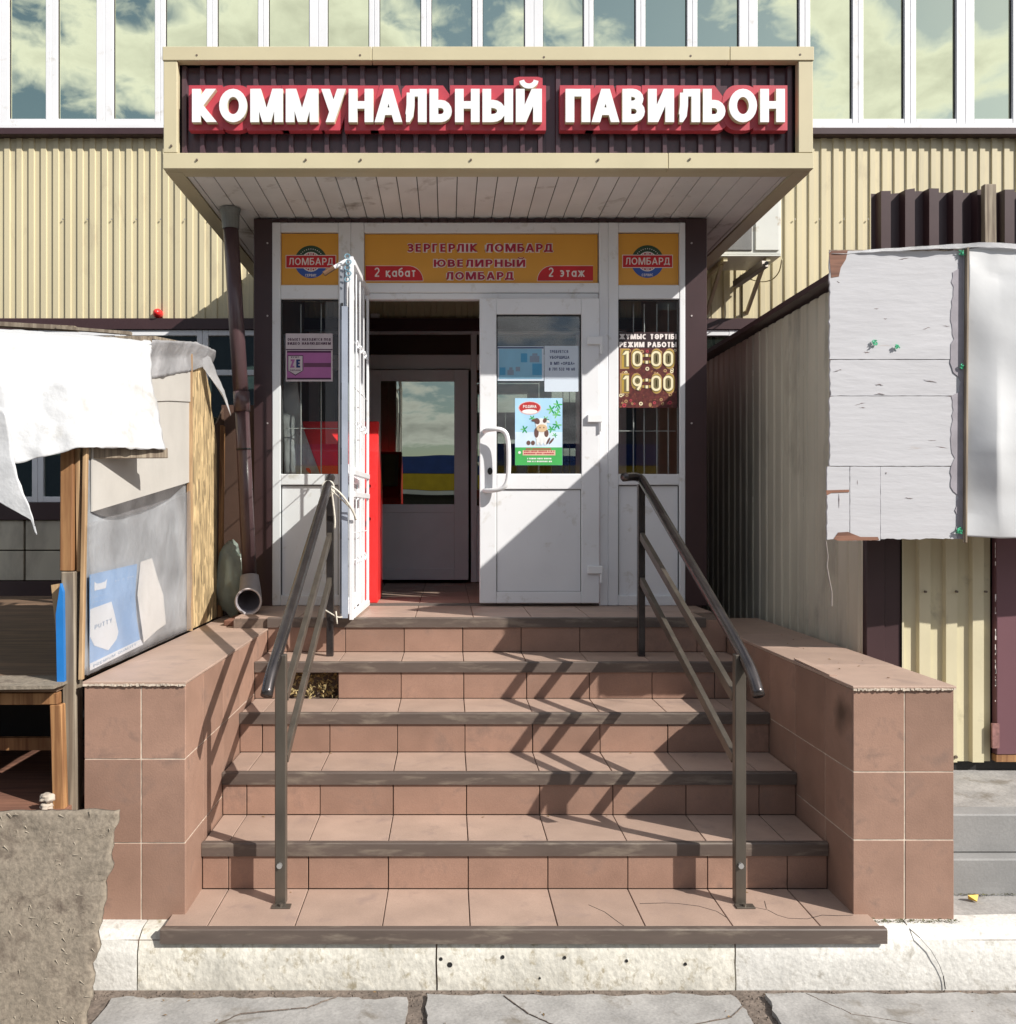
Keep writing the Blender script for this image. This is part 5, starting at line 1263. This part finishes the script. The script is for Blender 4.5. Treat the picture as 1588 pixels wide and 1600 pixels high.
# blue cardboard and plywood scrap
tag(G().prism([(X_(89, 3.5), Z_(1066, 3.5)), (X_(100, 3.5), Z_(1066, 3.5)), (X_(98, 3.5), Z_(925, 3.5)), (X_(94, 3.5), Z_(912, 3.5)), (X_(87, 3.5), Z_(960, 3.5))], lambda a, b, d: (a + (d - 3.5) * -.1, d, b), 3.50, 3.53).obj('blue_cardboard', mat('bright_blue', (.02, .18, .52, 1), .4), None), 'bright blue folded cardboard wedged behind the grey post', 'cardboard')
tag(G().prism([(X_(84, 3.48), Z_(1060, 3.48)), (X_(90, 3.48), Z_(1060, 3.48)), (X_(92, 3.48), Z_(912, 3.48)), (X_(70, 3.48), Z_(916, 3.48))], lambda a, b, d: (a, d, b), 3.535, 3.55).obj('plywood_scrap', WD, None), 'split plywood scrap standing beside the blue cardboard', 'scrap')
# weathered board in the foreground
fb = T('fibreboard_sheet', 'weathered grey-brown fibreboard sheet leaning at the bottom left corner', 'board', (-2, 3.2, 0))
g = G(); NX, NZ = 90, 50
xr0, xr1 = X_(182, 3.26), X_(133, 3.14)
def fbp(u, v, d):
    xl = -3.2; xr = xr1 + (xr0 - xr1) * v; x = xl + (xr - xl) * u
    z = -.03 + (.70 + .03) * v; y = 3.12 + .15 * v
    e = 0
    if u > .9: x += mnoise.noise(Vector((v * 14, 3, 1))) * .022 * (u - .9) / .1 + mnoise.noise(Vector((v * 60, 3, 1))) * .006
    if v > .93: z += mnoise.noise(Vector((x * 9, 1, 7))) * .012 * (v - .93) / .07 + mnoise.noise(Vector((x * 50, 1, 7))) * .003
    y += mnoise.noise(Vector((x * 2, z * 2, 4))) * .012 + mnoise.noise(Vector((x * 14, z * 14, 4))) * .003 + (mnoise.noise(Vector((x * 45, z * 45, 2))) * .002)
    if v > .78 and u > .8: y += abs(mnoise.noise(Vector((x * 22, z * 26, 9)))) * .018
    return Vector((x, y + d, z))
for d in (0, .02):
    for j in range(NZ + 1):
        for i in range(NX + 1): g.v.append(fbp((i / NX) ** .8, j / NZ, d))
n1 = (NX + 1) * (NZ + 1)
for s in (0, n1):
    for j in range(NZ):
        for i in range(NX): a = s + j * (NX + 1) + i; g.f.append((a, a + 1, a + NX + 2, a + NX + 1))
for j in range(NZ): a = j * (NX + 1) + NX; g.f.append((a, a + n1, a + n1 + NX + 1, a + NX + 1))
for i in range(NX): a = NZ * (NX + 1) + i; g.f.append((a, a + 1, a + 1 + n1, a + n1))
g.obj('sheet', FIB, fb, smooth=True)
g = G()
for i in range(380):   # loose surface fibres
    u, v = R(.35, 1) ** .7, R(.02, .99); p = fbp(u, v, -.0015); a = R(0, 3.14); l_ = R(.004, .013); dx = Vector((cos(a), 0, sin(a))) * l_; th = R(.0006, .0014)
    up = Vector((-sin(a), 0, cos(a))) * th; g.add([p - dx - up, p + dx - up, p + dx + up + Vector((0, -.003, 0)), p - dx + up], [(0, 1, 2, 3)])
tag(g.obj('loose_fibres', mat('pale_fibre', (.29, .25, .20, 1), .9), fb), None, None, None, 'stuff')

# =================================================================== RIGHT KIOSK
rk = T('corrugated_kiosk', 'right kiosk of grimy corrugated sheets with a brown metal door', 'kiosk', (3, 5, .5))
SX, SY, ST = 2.01, 4.44, 2.945
fsd = lambda u, d, z: (SX - d, u, z)
y = SY + .02
k = 0
for a, b in ((4.46, 5.18), (5.181, 6.05), (6.051, 6.9), (6.901, 7.39)): corr('side_sheet', a, b, .515, ST - .02, fsd, .13, .010, GRS, rk, crown=.62, slope=.05, phase=.03, wav=.003)
g = G().beam((SX - .03, SY - .02, ST + .012), (SX - .03, 7.4, ST + .012), .10, .03); o = g.obj('roof_edge', BRN, rk); wob(o, .006, 7, 6)
g = G().box(SX, 5.2, SY - .02, 7.39, ST, ST + .02); g.obj('roof_sheet', BRN, rk)
g = G(); g.box(2.03, 5.2, SY + .03, SY + .06, .515, ST - .001); g.obj('front_backing', BLK, rk)
zbk = .56
ff = lambda u, d, z: (u, SY + .012 - d, z)
box('corner_post', (2.012, 2.10, SY - .012, SY + .029, .53, ST - .001), BRN, rk, bevel=.003)
box('corner_post', (2.101, 2.183, SY - .001, SY + .029, .53, ST - .001), BRN, rk, bevel=.003)
corr('front_sheet', 2.184, 2.62, zbk, ST - .001, ff, .128, .022, mat('kiosk_front_cream', (.60, .55, .38, 1), .5, var=.06, vscale=4, dirt=(.4, .36, .25, 1), dscale=4, damt=.25), rk, crown=.42, slope=.05, phase=2.2)
dd_ = box('door', (2.632, 3.55, SY - .022, SY + .02, .60, 2.6), mat('maroon_door', (.15, .07, .085, 1), .45, var=.06, vscale=3), rk, bevel=.003)
box('hinge', (X_(1552, 4.4), X_(1563, 4.4), SY - .036, SY - .0225, Z_(1168, 4.42), Z_(1130, 4.42)), mat('rusted_hinge', (.26, .13, .12, 1), .7, var=.4, vscale=40), rk)
g = G(); 
for i in range(30): z = R(.8, 1.7); g.box(2.6235, 2.6235 + R(.001, .005), SY - .024, SY - .0225, z, z + R(.004, .03))
tag(g.obj('paint_chips', PINKW, rk), None, None, None, 'stuff')
box('door_sill', (2.632, 3.55, SY - .02, SY + .02, .565, .598), WDO, rk); box('front_sheet', (3.56, 5.2, SY - .005, SY + .029, .55, ST), YEL, rk)
g = G()
for xx in (2.29, 2.44, 2.58): g.tube([(xx, SY - .016, Z_(925, 4.4)), (xx, SY - .02 - .008, Z_(925, 4.4))], .006, 6)
g.tube([(2.44, SY - .012, Z_(1185, 4.4)), (2.44, SY - .02, Z_(1185, 4.4))], .008, 6)
tag(g.obj('screw_heads', bpy.data.materials['rusty_screw'], rk), None, None, None, 'stuff')
# upright roof sheets
ur = T('roof_screen', 'dark brown corrugated sheets standing upright on the kiosk roof', 'screen', (3, 5.6, ST))
tf = lambda u: .02 * mnoise.noise(Vector((u * 4, 0, 0))) + .008 * mnoise.noise(Vector((u * 30, 0, 0))) + .006 * (u - 2)
corr('screen_sheet', X_(1366, 5.56), X_(1535, 5.6), ST + .021, 3.70, lambda u, d, z: (u, 5.60 - d, z), .145, .05, BRN, ur, crown=.4, slope=.08, phase=2.1, topfn=tf)
corr('screen_sheet', X_(1552, 5.6), 5.1, ST + .021, 3.70, lambda u, d, z: (u, 5.60 - d, z), .145, .05, BRN, ur, crown=.4, slope=.08, phase=2.12, topfn=tf)
G().beam((X_(1546, 5.5), 5.5, ST + .021), (X_(1545, 5.5), 5.5, Z_(289, 5.5)), .07, .04).obj('post', WDG, ur, bevel=.003)

# flaking white board
YB = 4.115
wb = T('painted_board', 'flaking white painted boards hung in front of the right kiosk', 'board', (2.0, YB, 1.63))
def bpiece(pa, pb, qa, qb, rag=(0, 0, 0, 0), dy=0):
    x0, x1, z1, z0 = X_(pa, YB), X_(pb, YB), Z_(qa, YB), Z_(qb, YB); poly = []; N = 26
    cs_ = [(x0, z0), (x1, z0), (x1, z1), (x0, z1)]
    for i in range(4):
        a = Vector(cs_[i]); b = Vector(cs_[(i + 1) % 4])
        for k in range(N):
            p = a.lerp(b, k / N); am = (.0015, .006)[rag[i]]
            p += Vector((mnoise.noise(Vector((p.x * 40, p.y * 40, i))), mnoise.noise(Vector((p.x * 40 + 9, p.y * 40, i))))) * am; poly.append((p.x, p.y))
    return G().prism(poly, lambda a, b, d: (a, d, b), YB + dy, YB + dy + .012).obj('board', PAINT, wb)
bpiece(1297, 1509, 392, 561, (0, 1, 1, 1)); bpiece(1298, 1510, 562, 618, (0, 1, 0, 1), .0015); bpiece(1297, 1508, 619, 728, (0, 1, 0, 1))
bpiece(1293, 1328, 729, 843, (1, 0, 0, 1), .001); bpiece(1328.8, 1376, 729, 844, (1, 0, 0, 0)); bpiece(1376.8, 1509, 729, 842, (1, 1, 0, 0), .001)
G().box(X_(1301, YB), X_(1508, YB), YB + .0135, YB + .03, Z_(838, YB), Z_(393, YB)).obj('backing_board', RAWW, wb)
def chip(pts, m=RAWW, d=.0012, nm='bare_patch'): G().prism([(X_(a, YB), Z_(b, YB)) for a, b in pts], lambda a, b, dd: (a, YB - dd, b), -.0005, d).obj(nm, m, wb)
chip([(1296, 396), (1299, 392), (1325, 391), (1322, 405), (1314, 418), (1311, 432), (1299, 434)]); chip([(1303, 842), (1310, 832), (1325, 831), (1345, 839), (1372, 839), (1374, 844), (1310, 845)]); chip([(1291, 766), (1327, 765), (1327, 769), (1300, 770), (1292, 774)])
BG = mat('brown_crack', (.22, .18, .18, 1), .9)
rr_ = random.Random(3)
for i in range(20):
    cx_, cy_ = rr_.uniform(1300, 1480), rr_.uniform(400, 835); L_ = rr_.uniform(3, 22); n_p = 5
    if cy_ > 735 and rr_.random() < .5: ang = 1.57
    else: ang = rr_.uniform(-.25, .25)
    up_, dn_ = [], []
    for k in range(n_p + 1):
        f = k / n_p; wq = (1 - abs(2 * f - 1)) * rr_.uniform(.3, 1.1); ox = cx_ + cos(ang) * L_ * f; oy = cy_ + sin(ang) * L_ * f + rr_.uniform(-.8, .8)
        up_.append((ox - sin(ang) * wq, oy - cos(ang) * wq)); dn_.append((ox + sin(ang) * wq, oy + cos(ang) * wq))
    if all(392 < b < 843 for a, b in up_): chip(up_ + dn_[::-1], BG, .0006 + i * 1e-5, 'paint_crack')
# torn dark edge and batten
FR = mat('grey_lilac_felt', (.33, .31, .345, 1), .9, var=.15, vscale=14)
te = []; N = 60
for k in range(N + 1):
    f = k / N; py = 396 + f * 446; te.append((1490 - 12 * abs(mnoise.noise(Vector((f * 7, 2, 0)))) - 5 * mnoise.noise(Vector((f * 45, 2, 0))) + (10 if .42 < f < .5 or f < .06 or f > .84 else 0) - (4 if f > .86 else 0), py))
chip(te + [(1505, 842), (1505, 396)], FR, .002, 'torn_felt')
G().beam((X_(1506, YB), YB - .012, Z_(848, YB)), (X_(1509, YB), YB - .012, Z_(388, YB)), .011, .02).obj('batten', WDG, wb, bevel=.002)
G().prism([(X_(1300, YB), YB + .031), (3.4, YB + .031), (3.4, SY - .03), (X_(1318, SY), SY - .03)], lambda a, b, d: (a, b, d), ST - .016, ST - .001).obj('top_board', WDG, wb)
def knot(px, py, s, seed):
    g = G(); rq = random.Random(seed); c = W(px, py, YB - .012)
    for _ in range(9):
        a = c + Vector((rq.uniform(-1, 1), rq.uniform(-.3, .3), rq.uniform(-1, 1))) * s; b = c + Vector((rq.uniform(-1, 1), rq.uniform(-.3, .3), rq.uniform(-1, 1))) * s
        m_ = (a + b) / 2 + Vector((rq.uniform(-1, 1), 0, rq.uniform(-1, 1))) * s * .6; g.tube([a, m_, b], .0022, 5)
    return g.obj('green_knot', GRN, wb)
for i, (a, b, s) in enumerate(((1505, 396, .017), (1403, 541, .011), (1367, 535, .013), (1503, 573, .010), (1499, 829, .016))): knot(a, b, s, i)
tag(G().tube([W(1291, 846, 4.12), W(1294, 870, 4.12), W(1292.5, 885, 4.12), W(1296, 905, 4.12), W(1300, 925, 4.12), W(1300, 947, 4.12)], .0028, 6).obj('string', mat('grey_string', (.3, .27, .25, 1), .9)), 'frayed string dangling from the lower corner of the white boards', 'string')
YTT = 4.10
tw = patch('kiosk_tarp', [[W(1511, 390, YTT + .02), W(1560, 384, YTT), W(1700, 392, YTT), W(1850, 400, YTT)], [W(1511, 415, YTT + .015), W(1560, 432, YTT + .01), W(1700, 440, YTT - .03), W(1850, 430, YTT)],
     [W(1510, 520, YTT + .015), W(1560, 540, YTT - .005), W(1700, 560, YTT - .05), W(1850, 560, YTT)], [W(1508, 700, YTT + .015), W(1560, 700, YTT - .06), W(1700, 700, YTT - .02), W(1850, 700, YTT)], [W(1508, 800, YTT + .015), W(1560, 805, YTT - .02), W(1700, 800, YTT - .02), W(1850, 800, YTT)], [W(1508, 838, YTT), W(1560, 841, YTT), W(1700, 838, YTT), W(1850, 842, YTT)]],
     mat('smooth_tarp', (.56, .57, .59, 1), .5, var=.04, vscale=3, bump=.004, bscale=4), None, 60, 60, .03, 2.3, 11, .004, (0, 1, 0)); tag(tw, 'smooth white tarp stretched beside the flaking boards at the right edge', 'tarp')
tf_ = patch('roof_film', [[W(1300, 394, 4.15), W(1420, 386, 4.14), W(1530, 379, 4.12), W(1850, 392, 4.1)], [W(1300, 397, 4.11), W(1420, 391, 4.1), W(1530, 386, 4.09), W(1850, 404, 4.08)]], TARPS, None, 60, 5, .012, 7, 2, .003, (0, 1, 0), .003)
tag(tf_, 'crumpled strip of clear film along the top of the white boards', 'film')

# ropes between door and handrail
tie = T('rope_tie', 'pale rope tying the left handrail to the grille door', 'rope', (-.6, 4.95, 1.7))
def rope(pts, r=.006):
    q = []
    P_ = [Vector(p) for p in pts]
    for i in range(len(P_) - 1): q += [P_[i].lerp(P_[i + 1], k / 4) for k in range(4)]
    q.append(P_[-1])
    for _ in range(3): q = [q[0]] + [(q[i - 1] + q[i] * 2 + q[i + 1]) / 4 for i in range(1, len(q) - 1)] + [q[-1]]
    return G().tube(q, r, 7).obj('strand', ROPE, tie, smooth=True)
cxh, cyh, czh = -.636, 4.89, 1.90
for i in range(3):
    rope([(cxh + cos(a / 8 * 2 * pi) * .031, cyh + .006 * i + sin(a / 8 * 2 * pi) * .012, czh - .012 * i + sin(a / 8 * 2 * pi) * .031) for a in range(9)], .005)
rope([(cxh + .02, cyh - .03, czh), (-.56, 4.86, 1.86), W(553, 800, 4.90), W(556, 812, 4.93)]); rope([(cxh + .02, cyh - .03, czh - .02), (-.57, 4.87, 1.84), W(552, 798, 4.92)], .004)
rope([(cxh + .02, cyh - .03, czh), W(524, 812, 4.88), W(523, 826, 4.88)], .005)
rope([W(503, 950, 4.95), W(516, 958, 4.93), W(530, 966, 4.92), W(540, 962, 4.95)], .004); rope([W(525, 955, 4.92), W(527, 975, 4.92)], .004)

# litter
cw = G(); c = Vector((X_(1522, 3.68), 3.68, KT))
rq = random.Random(5); vv = [c + Vector((rq.uniform(-.026, .026), rq.uniform(-.015, .015), rq.uniform(0, .024))) for _ in range(9)]
bm = bmesh.new(); [bm.verts.new(v - c) for v in vv]; bmesh.ops.convex_hull(bm, input=bm.verts); me = bpy.data.meshes.new('crumpled_wrapper'); bm.to_mesh(me); bm.free(); me.materials.append(mat('yellow_paper', (.75, .48, .08, 1), .6))
o = bpy.data.objects.new('crumpled_wrapper', me); COL.objects.link(o); o.location = c; tag(o, 'small crumpled yellow wrapper on the pavement by the concrete base', 'litter')

# street behind the camera, seen only as reflections in the glass
bs = T('street_kiosk', 'long street kiosk with blue and yellow awning across the road', 'kiosk', (0, -6, 0))
box('blue_awning', (-7, 5, -5.0, -4.9, 2.60, 2.98), mat('awning_blue', (.02, .06, .28, 1), .6), bs); box('yellow_valance', (-7, 5, -5.0, -4.88, 2.26, 2.59), mat('awning_yellow', (.6, .42, .02, 1), .6), bs)
box('white_valance', (-7, 5, -5.0, -4.87, 2.16, 2.25), WPVC, bs); box('body', (-7, 5, -7, -5.2, 0, 2.9), mat('kiosk_dark', (.03, .03, .03, 1), .6), bs)
for x in (-6.5, -3, 1, 4.5): box('post', (x, x + .06, -4.95, -4.9, 0, 2.15), BLK, bs)

def block(label, x0, x1, y, h, colr):
    t = T('apartment_block', label, 'building', ((x0 + x1) / 2, y, 0)); m_ = mat('block_wall', colr, .8)
    box('wall', (x0, x1, y - 8, y, 0, h), m_, t)
    for fz_ in range(int(h / 3)):
        xq = x0 + 1
        while xq < x1 - 2: box('window', (xq, xq + 1.5, y - .05, y + .05, fz_ * 3 + 1, fz_ * 3 + 2.4), MIRL, t); xq += 3
block('dark grey apartment block across the street on the left', -22, -5.0, -26, 15, (.06, .07, .10, 1))
block('dark grey apartment block across the street on the right', 7.5, 24, -26, 13, (.08, .09, .11, 1))

# dry leaves and bits of litter on the steps and slabs
LEAF = mat('dry_leaf', (.22, .13, .05, 1), .8, var=.4, vscale=50)
rl = random.Random(12); g = G()
for i in range(60):
    if i < 30: x = rl.uniform(-1.1, 1.9); y = rl.uniform(2.9, 3.37); z = .02
    elif i < 48: kk = rl.randint(0, 4); x = rl.uniform(-.95, 1.45); y = Y0 + RY * (kk + 1) - rl.uniform(-.002, .03); z = Z0 + RZ * kk + .0005
    else: x = rl.uniform(1.6, 1.9); y = rl.uniform(3.6, 5); z = 1.1015
    a = rl.uniform(0, 6.3); L_ = rl.uniform(.003, .010); c = Vector((x, y, z)); u = Vector((cos(a), sin(a), 0)) * L_; v = Vector((-sin(a), cos(a), 0)) * L_ * .4
    g.add([c - u, c + v + Vector((0, 0, .003)), c + u + Vector((0, 0, .002)), c - v + Vector((0, 0, .004))], [(0, 1, 2), (0, 2, 3)])
tag(g.obj('dry_litter', LEAF), 'crumbs of dry leaves scattered over steps and slabs', 'litter', None, 'stuff')
# brown scorch on the shaded face of the right cheek wall: a thin stain of its own
